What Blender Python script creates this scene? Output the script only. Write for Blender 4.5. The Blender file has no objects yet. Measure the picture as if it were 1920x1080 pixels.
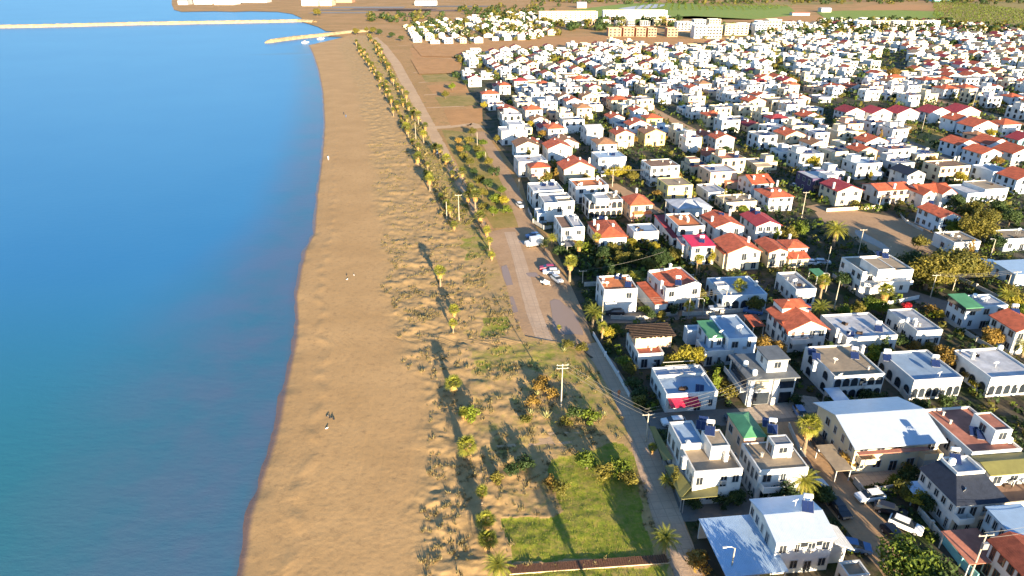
import bpy, bmesh, math, random
from mathutils import Vector, Matrix, noise
random.seed(7)
C = bpy.context.scene.collection
R = math.radians
sin, cos, tan, pi = math.sin, math.cos, math.tan, math.pi

# ------------------------------------------------------------------ camera
CH, CP, CF = 76.0, R(25.0), 1281.0          # height of the drone, pitch, focal length in photo pixels
def ground(px, py, H=0.0):
    """world point at height H seen at pixel px, py of the 1920x1080 photograph"""
    a, b = (px - 960.0), (540.0 - py)
    d = Vector((a, CF*cos(CP) + b*sin(CP), -CF*sin(CP) + b*cos(CP)))
    t = (H - CH)/d.z
    return Vector((d.x*t, d.y*t, H))
def pixel(p):
    zc = p[1]*cos(CP) - (p[2]-CH)*sin(CP)
    yc = p[1]*sin(CP) + (p[2]-CH)*cos(CP)
    return (960 + CF*p[0]/zc, 540 - CF*yc/zc)

cam_d = bpy.data.cameras.new('camera'); cam = bpy.data.objects.new('camera', cam_d); C.objects.link(cam)
cam_d.sensor_width = 36; cam_d.lens = 36*CF/1920; cam_d.clip_start = 1; cam_d.clip_end = 40000
cam.location = (0, 0, CH); cam.rotation_euler = (R(90) - CP, 0, 0)
bpy.context.scene.camera = cam

# ------------------------------------------------------------------ light
SUN_EL, SUN_AZ = R(10.2), R(16.0)            # low sun behind the drone, a little to the right
S = Vector((sin(SUN_AZ)*cos(SUN_EL), -cos(SUN_AZ)*cos(SUN_EL), sin(SUN_EL)))
ld = bpy.data.lights.new('sun', 'SUN'); ld.energy = 5.0; ld.angle = R(0.5); ld.color = (1.0, 0.82, 0.56)
lo = bpy.data.objects.new('sun', ld); C.objects.link(lo)
lo.rotation_euler = S.to_track_quat('Z', 'Y').to_euler()
W = bpy.data.worlds.new('World'); bpy.context.scene.world = W; W.use_nodes = True
nt = W.node_tree; bg = nt.nodes['Background']; sky = nt.nodes.new('ShaderNodeTexSky')
sky.sky_type = 'NISHITA'; sky.sun_disc = False; sky.sun_elevation = SUN_EL
sky.sun_rotation = pi - SUN_AZ; sky.altitude = 50; sky.air_density = 1.0; sky.dust_density = 0.4; sky.ozone_density = 4.0
nt.links.new(sky.outputs[0], bg.inputs[0]); bg.inputs[1].default_value = 0.085
vs = bpy.context.scene.view_settings
bpy.context.scene.display_settings.display_device = 'sRGB'
vs.view_transform = 'Standard'; vs.look = 'None'; vs.gamma = 1; vs.use_curve_mapping = False; vs.exposure = 2.15
bpy.context.scene.cycles.max_bounces = 6; bpy.context.scene.cycles.transparent_max_bounces = 6

# ------------------------------------------------------------------ materials
def mat(name, rgb, rough=0.8, amt=0.25, scale=0.6, bump=0.0, rand=0.12, metal=0.0, fine=None, spec=0.3, coat=None):
    m = bpy.data.materials.new(name); m.use_nodes = True; t = m.node_tree; n = t.nodes; l = t.links
    b = n['Principled BSDF']; b.inputs['Roughness'].default_value = rough; b.inputs['Metallic'].default_value = metal
    b.inputs['Specular IOR Level'].default_value = spec
    tc = n.new('ShaderNodeTexCoord'); nz = n.new('ShaderNodeTexNoise'); nz.inputs['Scale'].default_value = scale
    nz.inputs['Detail'].default_value = 6; nz.inputs['Roughness'].default_value = 0.65
    l.new(tc.outputs['Object'], nz.inputs['Vector'])
    oi = n.new('ShaderNodeObjectInfo')
    mr = n.new('ShaderNodeMapRange'); mr.inputs[1].default_value = 0.3; mr.inputs[2].default_value = 0.7
    mr.inputs[3].default_value = 1-amt; mr.inputs[4].default_value = 1+amt*0.6
    l.new(nz.outputs['Fac'], mr.inputs[0])
    mo = n.new('ShaderNodeMapRange'); mo.inputs[3].default_value = 1-rand; mo.inputs[4].default_value = 1+rand*0.6
    l.new(oi.outputs['Random'], mo.inputs[0])
    mu = n.new('ShaderNodeMath'); mu.operation = 'MULTIPLY'; l.new(mr.outputs[0], mu.inputs[0]); l.new(mo.outputs[0], mu.inputs[1])
    vm = n.new('ShaderNodeVectorMath'); vm.operation = 'SCALE'; vm.inputs[0].default_value = rgb; l.new(mu.outputs[0], vm.inputs['Scale'])
    l.new(vm.outputs[0], b.inputs['Base Color'])
    if bump:
        n2 = n.new('ShaderNodeTexNoise'); n2.inputs['Scale'].default_value = fine or scale*6; n2.inputs['Detail'].default_value = 5
        l.new(tc.outputs['Object'], n2.inputs['Vector'])
        bp = n.new('ShaderNodeBump'); bp.inputs['Strength'].default_value = bump; bp.inputs['Distance'].default_value = 0.2
        l.new(n2.outputs['Fac'], bp.inputs['Height']); l.new(bp.outputs[0], b.inputs['Normal'])
    return m
def tile_mat(name, rgb, axis='X', scale=2.2, depth=0.6, amt=0.3, metal=0.0, rough=0.75):
    m = mat(name, rgb, rough, amt, 0.9, 0, 0.22, metal); t = m.node_tree; n = t.nodes; l = t.links
    tc = n.new('ShaderNodeTexCoord'); w = n.new('ShaderNodeTexWave'); w.bands_direction = axis; w.inputs['Scale'].default_value = scale
    w.inputs['Distortion'].default_value = 0.4; l.new(tc.outputs['Object'], w.inputs['Vector'])
    bp = n.new('ShaderNodeBump'); bp.inputs['Strength'].default_value = depth; bp.inputs['Distance'].default_value = 0.08
    l.new(w.outputs['Fac'], bp.inputs['Height']); l.new(bp.outputs[0], n['Principled BSDF'].inputs['Normal'])
    return m
def leaf_mat(name, a, b, trans=0.3):
    m = bpy.data.materials.new(name); m.use_nodes = True; t = m.node_tree; n = t.nodes; l = t.links
    p = n['Principled BSDF']; p.inputs['Roughness'].default_value = 0.6; p.inputs['Specular IOR Level'].default_value = 0.25
    g = n.new('ShaderNodeNewGeometry'); oi = n.new('ShaderNodeObjectInfo'); mx = n.new('ShaderNodeMix'); mx.data_type = 'RGBA'
    ad = n.new('ShaderNodeMath'); ad.operation = 'MULTIPLY_ADD'; ad.inputs[1].default_value = 0.55; ad.use_clamp = True
    m2 = n.new('ShaderNodeMath'); m2.operation = 'MULTIPLY'; m2.inputs[1].default_value = 0.45
    l.new(oi.outputs['Random'], m2.inputs[0]); l.new(g.outputs['Random Per Island'], ad.inputs[0]); l.new(m2.outputs[0], ad.inputs[2])
    l.new(ad.outputs[0], mx.inputs[0]); mx.inputs[6].default_value = (*a, 1); mx.inputs[7].default_value = (*b, 1)
    l.new(mx.outputs[2], p.inputs['Base Color'])
    tr = n.new('ShaderNodeBsdfTranslucent'); l.new(mx.outputs[2], tr.inputs[0])
    ms = n.new('ShaderNodeMixShader'); ms.inputs[0].default_value = trans
    l.new(p.outputs[0], ms.inputs[1]); l.new(tr.outputs[0], ms.inputs[2]); l.new(ms.outputs[0], n['Material Output'].inputs[0])
    return m
M = {
 'white': mat('white_plaster', (.66,.645,.61), .85, .22, .35, .15, .16),
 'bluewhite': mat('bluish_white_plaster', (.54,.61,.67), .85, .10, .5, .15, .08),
 'cream': mat('cream_plaster', (.60,.50,.34), .85, .12, .5, .15, .10),
 'yellow': mat('yellow_plaster', (.75,.58,.22), .85, .12, .5, .15, .08),
 'peach': mat('peach_plaster', (.70,.46,.30), .85, .2, .5, .15, .08),
 'pink': mat('pink_plaster', (.68,.36,.30), .85, .15, .5, .15, .08),
 'greyw': mat('grey_plaster', (.42,.43,.43), .85, .15, .5, .15, .12),
 'teal': mat('teal_plaster', (.20,.48,.50), .85, .15, .5, .15, .08),
 'purple': mat('dark_purple_plaster', (.07,.05,.10), .8, .15, .5, .1, .08),
 'brick': mat('raw_brick', (.42,.24,.15), .9, .3, .8, .3, .1),
 'f_grey': mat('grey_roof_screed', (.22,.225,.24), .9, .35, .35, .2, .25),
 'f_tan': mat('tan_roof_screed', (.30,.235,.165), .9, .3, .3, .2, .15),
 'f_white': mat('white_roof_paint', (.40,.41,.44), .8, .35, .35, .15, .2),
 'f_blue': mat('pale_blue_roof_paint', (.27,.36,.47), .7, .2, .35, .1, .15),
 'f_terra': mat('terracotta_terrace', (.38,.15,.10), .85, .3, .5, .15, .15),
 'f_brown': mat('brown_roof_screed', (.20,.12,.08), .9, .3, .5, .15, .15),
 'f_orange': mat('orange_roof_coating', (.52,.17,.06), .8, .2, .5, .1, .1),
 'f_crimson': mat('crimson_sheet_roof', (.50,.02,.06), .5, .12, .5, .1, .08),
 'f_green': mat('green_sheet_roof', (.07,.22,.11), .6, .25, .5, .1, .1),
 'f_olive': mat('olive_sheet_roof', (.16,.15,.05), .6, .2, .5, .1, .1),
 'f_slate': mat('dark_slate_shingle', (.022,.028,.045), .7, .3, 1.2, .3, .1),
 'f_dgrey': mat('dark_grey_roof_slab', (.13,.14,.15), .7, .3, .5, .15, .1),
 'x_red': tile_mat('red_clay_tiles', (.40,.095,.045), 'Y', amt=.45), 'y_red': tile_mat('red_clay_tile_rows', (.40,.095,.045), 'X', amt=.45),
 'maroon': tile_mat('maroon_tiles', (.27,.035,.045), 'Y'), 'browntile': tile_mat('brown_tiles', (.25,.13,.07), 'Y'),
 'metal': tile_mat('white_sheet_metal', (.43,.49,.57), 'X', 1.3, .35, .1, .35, .38),
 'bluemetal': tile_mat('pale_blue_sheet_metal', (.42,.56,.72), 'X', 1.3, .35, .1, .35, .38),
 'corrug': tile_mat('corrugated_sheet', (.66,.66,.64), 'X', .55, 1.0, .12),
 'frame': mat('white_window_frame', (.45,.45,.44), .6, .05, 1),
 'wood': mat('brown_wood', (.16,.075,.04), .8, .35, 3, .3, .2),
 'darkwood': mat('weathered_dark_wood', (.055,.035,.025), .85, .5, 2, .4, .2),
 'plank': tile_mat('boardwalk_planks', (.30,.14,.09), 'X', .9, .8, .3),
 'glass': mat('dark_glass', (.025,.032,.042), .12, .3, 1, 0, .3, spec=.6),
 'panel': mat('solar_glass', (.012,.022,.075), .12, .2, 3, 0, .2, spec=.7),
 'steel': mat('galvanised_steel', (.45,.45,.45), .4, .15, 3, 0, .1, .6),
 'tank': mat('white_enamel_tank', (.82,.82,.80), .35, .05, 1, 0, .06),
 'concrete': mat('pale_concrete', (.46,.43,.38), .9, .25, 1.5, .3, .1),
 'darkconc': mat('grey_concrete', (.24,.23,.22), .9, .3, 1, .3, .15),
 'pole': mat('concrete_pole', (.42,.37,.29), .85, .15, 2, .1, .1),
 'wire': mat('pale_cable', (.20,.19,.17), .5, .1, 1),
 'rubber': mat('black_rubber', (.012,.012,.013), .8, .1, 1),
 'bark': mat('tree_bark', (.14,.10,.07), .9, .4, 4, .6, .2),
 'palmbark': mat('palm_bark', (.26,.19,.12), .9, .4, 5, .6, .15),
 'skirt': leaf_mat('dead_palm_leaves', (.42,.24,.08), (.55,.36,.12), .3),
 'leaf_dark': leaf_mat('dark_leaves', (.015,.035,.010), (.06,.09,.022), .2),
 'leaf_olive': leaf_mat('olive_leaves', (.06,.07,.015), (.22,.18,.03), .3),
 'leaf_yellow': leaf_mat('yellow_leaves', (.17,.16,.02), (.40,.32,.03), .3),
 'leaf_green': leaf_mat('green_leaves', (.05,.085,.012), (.20,.24,.022), .3),
 'leaf_rust': leaf_mat('rusty_leaves', (.15,.095,.02), (.33,.21,.045), .3),
 'palm_leaf': leaf_mat('palm_leaves', (.10,.125,.02), (.34,.32,.045), .3),
 'palm_dark': leaf_mat('dark_palm_leaves', (.05,.07,.015), (.17,.17,.03), .25),
 'scrub': leaf_mat('dry_scrub', (.12,.10,.045), (.30,.23,.10), .25),
 'grassblade': leaf_mat('grass_blades', (.10,.15,.015), (.30,.30,.035), .35),
 'red_flower': leaf_mat('red_blossom', (.35,.015,.02), (.55,.03,.06), .3),
}
for nm, c in dict(carwhite=(.78,.78,.77), carred=(.40,.01,.05), carblue=(.06,.14,.32), carsilver=(.45,.47,.50), carblack=(.02,.02,.025), boatblue=(.1,.25,.5)).items():
    M[nm] = mat(nm + '_paint', c, .28, .03, 1, 0, .05, spec=.6)

# ------------------------------------------------------------------ mesh builder
class MB:
    def __init__(s): s.v = []; s.f = []; s.mi = []
    def face(s, pts, mi=0):
        k = len(s.v); s.v += [tuple(p) for p in pts]; s.f.append(list(range(k, k+len(pts)))); s.mi.append(mi)
    def box(s, x0, x1, y0, y1, z0, z1, mi=0, mt=None):
        k = len(s.v); P = [(x0,y0,z0),(x1,y0,z0),(x1,y1,z0),(x0,y1,z0),(x0,y0,z1),(x1,y0,z1),(x1,y1,z1),(x0,y1,z1)]
        if mt: P = [tuple(mt @ Vector(p)) for p in P]
        s.v += P
        for q in ((0,3,2,1),(4,5,6,7),(0,1,5,4),(1,2,6,5),(2,3,7,6),(3,0,4,7)): s.f.append([k+i for i in q]); s.mi.append(mi)
    def tube(s, pts, rad, n=6, mi=0, cap=True):
        rings = []
        for i, p in enumerate(pts):
            p = Vector(p); d = (Vector(pts[min(i+1, len(pts)-1)]) - Vector(pts[max(i-1, 0)])).normalized()
            a = d.orthogonal().normalized() if abs(d.z) > .99 else d.cross(Vector((0,0,1))).normalized()
            b = d.cross(a); r = rad[i] if isinstance(rad, (list, tuple)) else rad
            k = len(s.v); rings.append(k)
            for j in range(n): s.v.append(tuple(p + (a*cos(2*pi*j/n) + b*sin(2*pi*j/n))*r))
        for i in range(len(rings)-1):
            for j in range(n):
                s.f.append([rings[i]+j, rings[i]+(j+1)%n, rings[i+1]+(j+1)%n, rings[i+1]+j]); s.mi.append(mi)
        if cap:
            s.f.append([rings[0]+j for j in range(n)][::-1]); s.mi.append(mi); s.f.append([rings[-1]+j for j in range(n)]); s.mi.append(mi)
    def prism(s, prof, a0, a1, axis='y', mi=0):
        """closed profile (list of 2d points) extruded along axis"""
        k = len(s.v); n = len(prof)
        for a in (a0, a1):
            for (p, q) in prof: s.v.append((p, a, q) if axis == 'y' else (a, p, q))
        for i in range(n):
            s.f.append([k+i, k+(i+1)%n, k+n+(i+1)%n, k+n+i]); s.mi.append(mi)
        s.f.append([k+i for i in range(n)][::-1]); s.mi.append(mi); s.f.append([k+n+i for i in range(n)]); s.mi.append(mi)
    def mesh(s, name, mats, smooth=False):
        me = bpy.data.meshes.new(name); me.from_pydata(s.v, [], s.f)
        for m in (mats if isinstance(mats, (list, tuple)) else [mats]): me.materials.append(m)
        if any(s.mi): me.polygons.foreach_set('material_index', s.mi)
        if smooth: me.polygons.foreach_set('use_smooth', [True]*len(s.f))
        me.update(); return me
    def fix(s, me):
        b = bmesh.new(); b.from_mesh(me); bmesh.ops.recalc_face_normals(b, faces=b.faces); b.to_mesh(me); b.free(); return me
    def build(s, name, mats, parent=None, smooth=False, fix=True):
        me = s.mesh(name, mats, smooth)
        if fix: s.fix(me)
        return put(name, me, parent)
def put(name, me, parent=None, loc=(0,0,0), rz=0.0, sc=None):
    o = bpy.data.objects.new(name, me); C.objects.link(o); o.location = loc; o.rotation_euler = (0, 0, rz)
    if sc: o.scale = (sc, sc, sc) if not isinstance(sc, (tuple, list)) else sc
    if parent: o.parent = parent
    return o
USED = {}
PENDING = []                                   # (object, label) to be made unique at the end
def tag(o, label, cat, group=None, kind=None):
    o['label'] = label; o['category'] = cat
    if group: o['group'] = group
    if kind: o['kind'] = kind
    return o
def thing(name, label, cat, loc, rz=0, group=None, kind='thing', sc=None):
    o = put(name, None, None, loc, rz, sc); return tag(o, label, cat, group, kind)
def setting(o, kind='structure', label=None, cat=None):
    o['kind'] = kind
    if label: o['label'] = label; o['category'] = cat or o.name.split('.')[0].replace('_', ' ')
    return o
def ordinal(n):
    w = ['zeroth','first','second','third','fourth','fifth','sixth','seventh','eighth','ninth','tenth','eleventh','twelfth']
    if n < len(w): return w[n]
    return f"{n}{'th' if 10 <= n % 100 <= 20 else {1:'st',2:'nd',3:'rd'}.get(n % 10, 'th')}"
def inside(px, py, poly):
    r = False; j = len(poly)-1
    for i in range(len(poly)):
        xi, yi = poly[i]; xj, yj = poly[j]
        if (yi > py) != (yj > py) and px < (xj-xi)*(py-yi)/(yj-yi)+xi: r = not r
        j = i
    return r
def lerp_at(pts, y):
    """x of a pixel polyline (sorted by falling y) at image row y"""
    if y >= pts[0][1]: return pts[0][0] + (pts[0][0]-pts[1][0])*(y-pts[0][1])/(pts[0][1]-pts[1][1])
    for (x0, y0), (x1, y1) in zip(pts, pts[1:]):
        if y1 <= y <= y0: return x0 + (x1-x0)*(y0-y)/max(1e-6, y0-y1)
    return pts[-1][0]
def sstep(a, b, x):
    t = max(0, min(1, (x-a)/(b-a))); return t*t*(3-2*t)
def fbm(x, y, o=4, s=0.0):
    return noise.fractal(Vector((x, y, s)), 1.0, 2.0, o)
# ------------------------------------------------------------------ sea, beach, ground
SHORE = [(452,1090),(467,1020),(474,960),(492,903),(510,853),(527,790),(540,720),(552,670),(556,640),(561,600),(558,550),(565,510),(575,467),(591,435),(594,400),(597,360),(606,290),(610,230),(606,170),(598,130),(588,100),(580,84)]
INLAND = [(1266,1090),(1262,1075),(1232,1000),(1210,930),(1175,810),(1147,740),(1112,680),(1085,648),(1030,640),(985,632),(965,600),(950,540),(925,470),(905,440),(880,390),(840,320),(800,250),(760,170),(728,120),(706,84)]
GREEN = [([(880,650),(1100,655),(1190,830),(1210,960),(945,970),(890,830)],.40),([(948,978),(1050,962),(1205,955),(1225,1043),(956,1058)],1.0),([(890,662),(1000,640),(1075,650),(1125,735),(1010,700),(890,700)],.58),
 ([(1030,860),(1175,830),(1210,955),(1050,965)],.8),([(940,830),(1040,840),(1030,960),(930,930)],.35),([(862,450),(915,442),(922,482),(870,487)],.65),
 ([(905,598),(955,598),(955,628),(905,628)],.7),([(952,1072),(1258,1056),(1264,1095),(950,1095)],.75),([(690,80),(706,84),(800,250),(905,440),(870,440),(800,300),(745,180)],.52),([(1060,700),(1130,700),(1170,800),(1080,800)],.5)]
def zmat(name, build):
    m = bpy.data.materials.new(name); m.use_nodes = True; build(m.node_tree, m.node_tree.nodes, m.node_tree.links, m.node_tree.nodes['Principled BSDF']); return m
def rgbmix(n, l, fac, a, b):
    x = n.new('ShaderNodeMix'); x.data_type = 'RGBA'
    if fac is not None: l.new(fac, x.inputs[0])
    for k, c in ((6, a), (7, b)):
        if isinstance(c, tuple): x.inputs[k].default_value = (*c, 1)
        else: l.new(c, x.inputs[k])
    return x.outputs[2]
def nzn(n, l, co, scale, det=6, rough=.6, lo=None, hi=None):
    z = n.new('ShaderNodeTexNoise'); z.inputs['Scale'].default_value = scale; z.inputs['Detail'].default_value = det; z.inputs['Roughness'].default_value = rough
    l.new(co, z.inputs['Vector'])
    if lo is None: return z.outputs['Fac']
    r = n.new('ShaderNodeMapRange'); r.inputs[1].default_value = lo; r.inputs[2].default_value = hi; l.new(z.outputs['Fac'], r.inputs[0]); return r.outputs[0]
def mth(n, l, op, a, b):
    x = n.new('ShaderNodeMath'); x.operation = op; x.use_clamp = op in ('ADD','SUBTRACT')
    for k, c in ((0, a), (1, b)):
        if isinstance(c, (int, float)): x.inputs[k].default_value = c
        else: l.new(c, x.inputs[k])
    return x.outputs[0]
def attr(n, name):
    a = n.new('ShaderNodeAttribute'); a.attribute_name = name; return a.outputs['Fac']
def bumpn(n, l, b, h, st, dist):
    x = n.new('ShaderNodeBump'); x.inputs['Strength'].default_value = st; x.inputs['Distance'].default_value = dist
    l.new(h, x.inputs['Height']); l.new(x.outputs[0], b.inputs['Normal'])

def sand_nodes(t, n, l, b):
    g = n.new('ShaderNodeNewGeometry'); co = g.outputs['Position']
    sand = rgbmix(n, l, nzn(n, l, co, .06, 5, .6, .35, .65), (.445,.275,.122), (.375,.228,.098))
    sand = rgbmix(n, l, nzn(n, l, co, .8, 6, .7, .52, .72), sand, (.30,.185,.085))
    earth = rgbmix(n, l, nzn(n, l, co, .35, 6, .7, .4, .65), (.43,.275,.122), (.29,.19,.082))
    s2 = rgbmix(n, l, attr(n, 'dune'), sand, earth)
    gr = rgbmix(n, l, nzn(n, l, co, .5, 6, .7, .35, .65), (.25,.25,.026), (.11,.155,.014))
    gr = rgbmix(n, l, nzn(n, l, co, 1.3, 5, .75, .48, .66), gr, (.29,.22,.055))
    gr = rgbmix(n, l, nzn(n, l, co, .14, 5, .7, .5, .68), gr, (.26,.20,.06))
    gm = n.new('ShaderNodeMapRange'); gm.inputs[1].default_value = .42; gm.inputs[2].default_value = .62
    l.new(mth(n, l, 'ADD', mth(n, l, 'MULTIPLY', attr(n, 'grass'), .55), mth(n, l, 'MULTIPLY', nzn(n, l, co, .22, 7, .75, .25, .75), .42)), gm.inputs[0])
    s3 = rgbmix(n, l, mth(n, l, 'MULTIPLY', gm.outputs[0], mth(n, l, 'GREATER_THAN', attr(n, 'grass'), .02)), s2, gr)
    s4 = rgbmix(n, l, attr(n, 'wet'), s3, (.15,.095,.075))
    l.new(s4, b.inputs['Base Color']); b.inputs['Specular IOR Level'].default_value = .25
    rr = n.new('ShaderNodeMapRange'); rr.inputs[3].default_value = .95; rr.inputs[4].default_value = .35; l.new(attr(n, 'wet'), rr.inputs[0]); l.new(rr.outputs[0], b.inputs['Roughness'])
    sp = n.new('ShaderNodeSeparateXYZ'); l.new(co, sp.inputs[0]); cb = n.new('ShaderNodeCombineXYZ')
    l.new(mth(n, l, 'MULTIPLY', attr(n, 'along'), 70.0), cb.inputs[0]); l.new(mth(n, l, 'MULTIPLY', sp.outputs[1], .03), cb.inputs[1])
    tracks = nzn(n, l, cb.outputs[0], 1.0, 4, .6)
    h = mth(n, l, 'ADD', mth(n, l, 'MULTIPLY', nzn(n, l, co, 1.1, 8, .75), .45), mth(n, l, 'MULTIPLY', tracks, .55))
    bumpn(n, l, b, h, .55, .22)
M['sand'] = zmat('beach_sand', sand_nodes)

def build_beach():
    rows = []; y = 1092.0
    while y > 66:
        rows.append(y); y -= 2.6 if y > 640 else (2.0 if y > 300 else 1.1)
    NU = 250; v = []; A = {'grass': [], 'wet': [], 'dune': [], 'along': []}
    for y in rows:
        xs, xi = lerp_at(SHORE, y), lerp_at(INLAND, y)
        pS = ground(xs, y); pI = ground(xi, y)
        ul = -0.06
        if y < 84: xi = 706 - (84-y)*.9; xs = 580 + (84-y)*4.2
        for k in range(NU+1):
            u = ul + (1-ul)*k/NU
            px = xs + (xi-xs)*u; p = ground(px, y); wx, wy = p.x, p.y
            sc = max(1.0, wy/160.0)                       # coarser relief far off
            du = sstep(.36, .47, u + .06*fbm(wx*.05, wy*.05, 3))
            inner = 1 - sstep(.80, .97, u)
            z = -0.75 + .72*sstep(-.05, .05, u) + .25*sstep(.03, .14, u)
            if u > .05: z += .022*fbm(wx*.35, wy*.22, 3, 2.0)*(1-du) + .018*fbm(wx*1.3, wy*1.3, 2, 5.)
            z += .16*fbm(wy*.12, wx*.02, 3, 31.)*math.exp(-(u/.035)**2)
            berm = .13*math.exp(-((u-.105-.01*sin(wy*.35))/.02)**2)*(.6+.4*sin(wy*.9+2*fbm(wx*.1,wy*.1,2)))
            z += berm
            if du > 0:
                r1 = fbm(wx*.16, wy*.22, 4, 9.0); r2 = fbm(wx*.55, wy*.6, 4, 3.0)
                z += du*inner*(.40*max(-.25, r1) + .17*max(-.2, r2) + .08)
            z += .05*sstep(.9, 1, u)
            gval = 0.0
            wpx = 16*fbm(wx*.12, wy*.12, 3, 11.); wpy = 10*fbm(wx*.12, wy*.12, 3, 17.)
            for poly, s in GREEN:
                if inside(px+wpx, y+wpy, poly): gval = max(gval, s)
            if du > .3 and gval < .3: gval = max(gval, .16 + .2*sstep(.6, .9, u))
            z = z*(1-.6*gval)
            if u < 0.0: pass
            v.append((wx, wy, z)); A['grass'].append(gval)
            A['wet'].append(1 - sstep(-.012, .008 + .008*fbm(wx*.1, wy*.1, 2), u)); A['dune'].append(du*.9); A['along'].append(u)
    f = []; W_ = NU+1
    for r in range(len(rows)-1):
        for k in range(NU):
            a = r*W_+k; f.append((a, a+1, a+W_+1, a+W_))
    me = bpy.data.meshes.new('beach'); me.from_pydata(v, [], f); me.materials.append(M['sand'])
    for nme, vals in A.items():
        at = me.attributes.new(nme, 'FLOAT', 'POINT'); at.data.foreach_set('value', vals)
    me.polygons.foreach_set('use_smooth', [True]*len(f)); me.update()
    return setting(put('beach', me)), v, A, len(rows), W_
beach, BV, BA, BROWS, BCOLS = build_beach()

def sea_nodes(t, n, l, b):
    g = n.new('ShaderNodeNewGeometry'); co = g.outputs['Position']
    deep = rgbmix(n, l, nzn(n, l, co, .008, 4, .6, .35, .65), (.026,.165,.345), (.036,.185,.365))
    mid = rgbmix(n, l, attr(n, 'near'), deep, (.026,.16,.20))
    sh = rgbmix(n, l, nzn(n, l, co, .05, 4, .6, .4, .65), (.085,.125,.20), (.045,.135,.205))
    c = rgbmix(n, l, attr(n, 'shallow'), mid, sh)
    c = rgbmix(n, l, attr(n, 'edge'), c, (.10,.095,.125))
    l.new(c, b.inputs['Base Color']); b.inputs['Roughness'].default_value = .32; b.inputs['IOR'].default_value = 1.33
    b.inputs['Specular IOR Level'].default_value = .14
    mp = n.new('ShaderNodeMapping'); mp.inputs['Scale'].default_value = (.35,.9,1); mp.inputs['Rotation'].default_value = (0,0,R(25)); l.new(co, mp.inputs[0])
    bumpn(n, l, b, nzn(n, l, mp.outputs[0], .8, 6, .65), .16, .35)
M['sea'] = zmat('sea_water', sea_nodes)
def build_sea():
    ys = [1100 - 6*i for i in range(int(1100/6)+1)] + [-4,-12,-22,-34,-44,-50,-54]
    NU = 60; v = []; A = {'near': [], 'shallow': [], 'edge': []}
    for y in ys:
        xs = lerp_at(SHORE, y)
        pS = ground(xs, max(y, 84), -.6)
        xr = xs + 40 if y > 100 else 760
        p1 = ground(xr, y, -.6); p0 = ground(-900, y, -.6)
        if y < 0: p0.x *= 1.6
        for k in range(NU+1):
            q = 1-(1-k/NU)**1.7; p = p0.lerp(p1, q)
            d = (ground(xs, y, -.6).x - p.x) if y > 84 else 60
            if y <= 84: d = 80
            v.append((p.x, p.y, -.6)); A['near'].append(sstep(190, 70, p.y)); A['shallow'].append(sstep(56 - 28*sstep(110, 240, p.y), 4, d)*.85); A['edge'].append(sstep(2.2, .2, d)*.5)
    W_ = NU+1; f = [(r*W_+k, r*W_+k+1, (r+1)*W_+k+1, (r+1)*W_+k) for r in range(len(ys)-1) for k in range(NU)]
    me = bpy.data.meshes.new('sea'); me.from_pydata(v, [], f); me.materials.append(M['sea'])
    for nme, vals in A.items():
        at = me.attributes.new(nme, 'FLOAT', 'POINT'); at.data.foreach_set('value', vals)
    me.update(); return setting(put('sea', me))
build_sea()

def ground_nodes(t, n, l, b):
    g = n.new('ShaderNodeNewGeometry'); co = g.outputs['Position']
    c = rgbmix(n, l, nzn(n, l, co, .02, 5, .6, .4, .6), (.42,.235,.095), (.33,.195,.07))
    c = rgbmix(n, l, nzn(n, l, co, .12, 6, .7, .55, .7), c, (.19,.155,.045))
    c = rgbmix(n, l, nzn(n, l, co, .6, 5, .7, .5, .75), c, (.17,.11,.065))
    l.new(c, b.inputs['Base Color']); b.inputs['Roughness'].default_value = .95; b.inputs['Specular IOR Level'].default_value = .2
    bumpn(n, l, b, nzn(n, l, co, .7, 6, .7), .5, .3)
M['earth'] = zmat('dry_earth', ground_nodes)
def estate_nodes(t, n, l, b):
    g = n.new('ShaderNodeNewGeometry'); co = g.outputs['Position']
    c = rgbmix(n, l, nzn(n, l, co, .07, 5, .6, .42, .6), (.075,.066,.052), (.10,.075,.045))  # soil tones darkened to take in the shade between the houses
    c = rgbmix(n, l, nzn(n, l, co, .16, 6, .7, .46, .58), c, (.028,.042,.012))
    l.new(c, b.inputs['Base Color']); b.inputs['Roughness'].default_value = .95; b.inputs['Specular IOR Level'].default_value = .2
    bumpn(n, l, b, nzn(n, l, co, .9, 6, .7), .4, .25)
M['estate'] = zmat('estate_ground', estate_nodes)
def poly_sheet(name, pts, z, m, kind='structure', world=False):
    P = pts if world else [ground(x, y) for x, y in pts]
    b = bmesh.new(); vs_ = [b.verts.new((p[0], p[1], z)) for p in P]; b.faces.new(vs_); bmesh.ops.triangulate(b, faces=b.faces)
    bmesh.ops.recalc_face_normals(b, faces=b.faces)
    me = bpy.data.meshes.new(name); b.to_mesh(me); b.free(); me.materials.append(m)
    if len(me.polygons) and me.polygons[0].normal.z < 0: me.flip_normals()
    return setting(put(name, me), kind)
land = [(p.x-.4, p.y) for p in [ground(x, y) for x, y in INLAND]]
far = [ground(x, y) for x, y in [(668,70),(612,68),(640,60),(611,58),(596,50),(570,42),(560,40),(566,34),(548,26),(520,22),(470,21),(440,22),(400,21),(340,22),(326,18),(322,8),(322,0),(322,-10)]]
land += [(p.x, p.y) for p in far] + [(far[-1].x*2.2, 9000), (far[-1].x*4, 30000), (26000, 30000), (26000, -300), (34, -300), (34, 20), (31, 60)]
poly_sheet('ground', land, -0.02, M['earth'], world=True)
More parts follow.
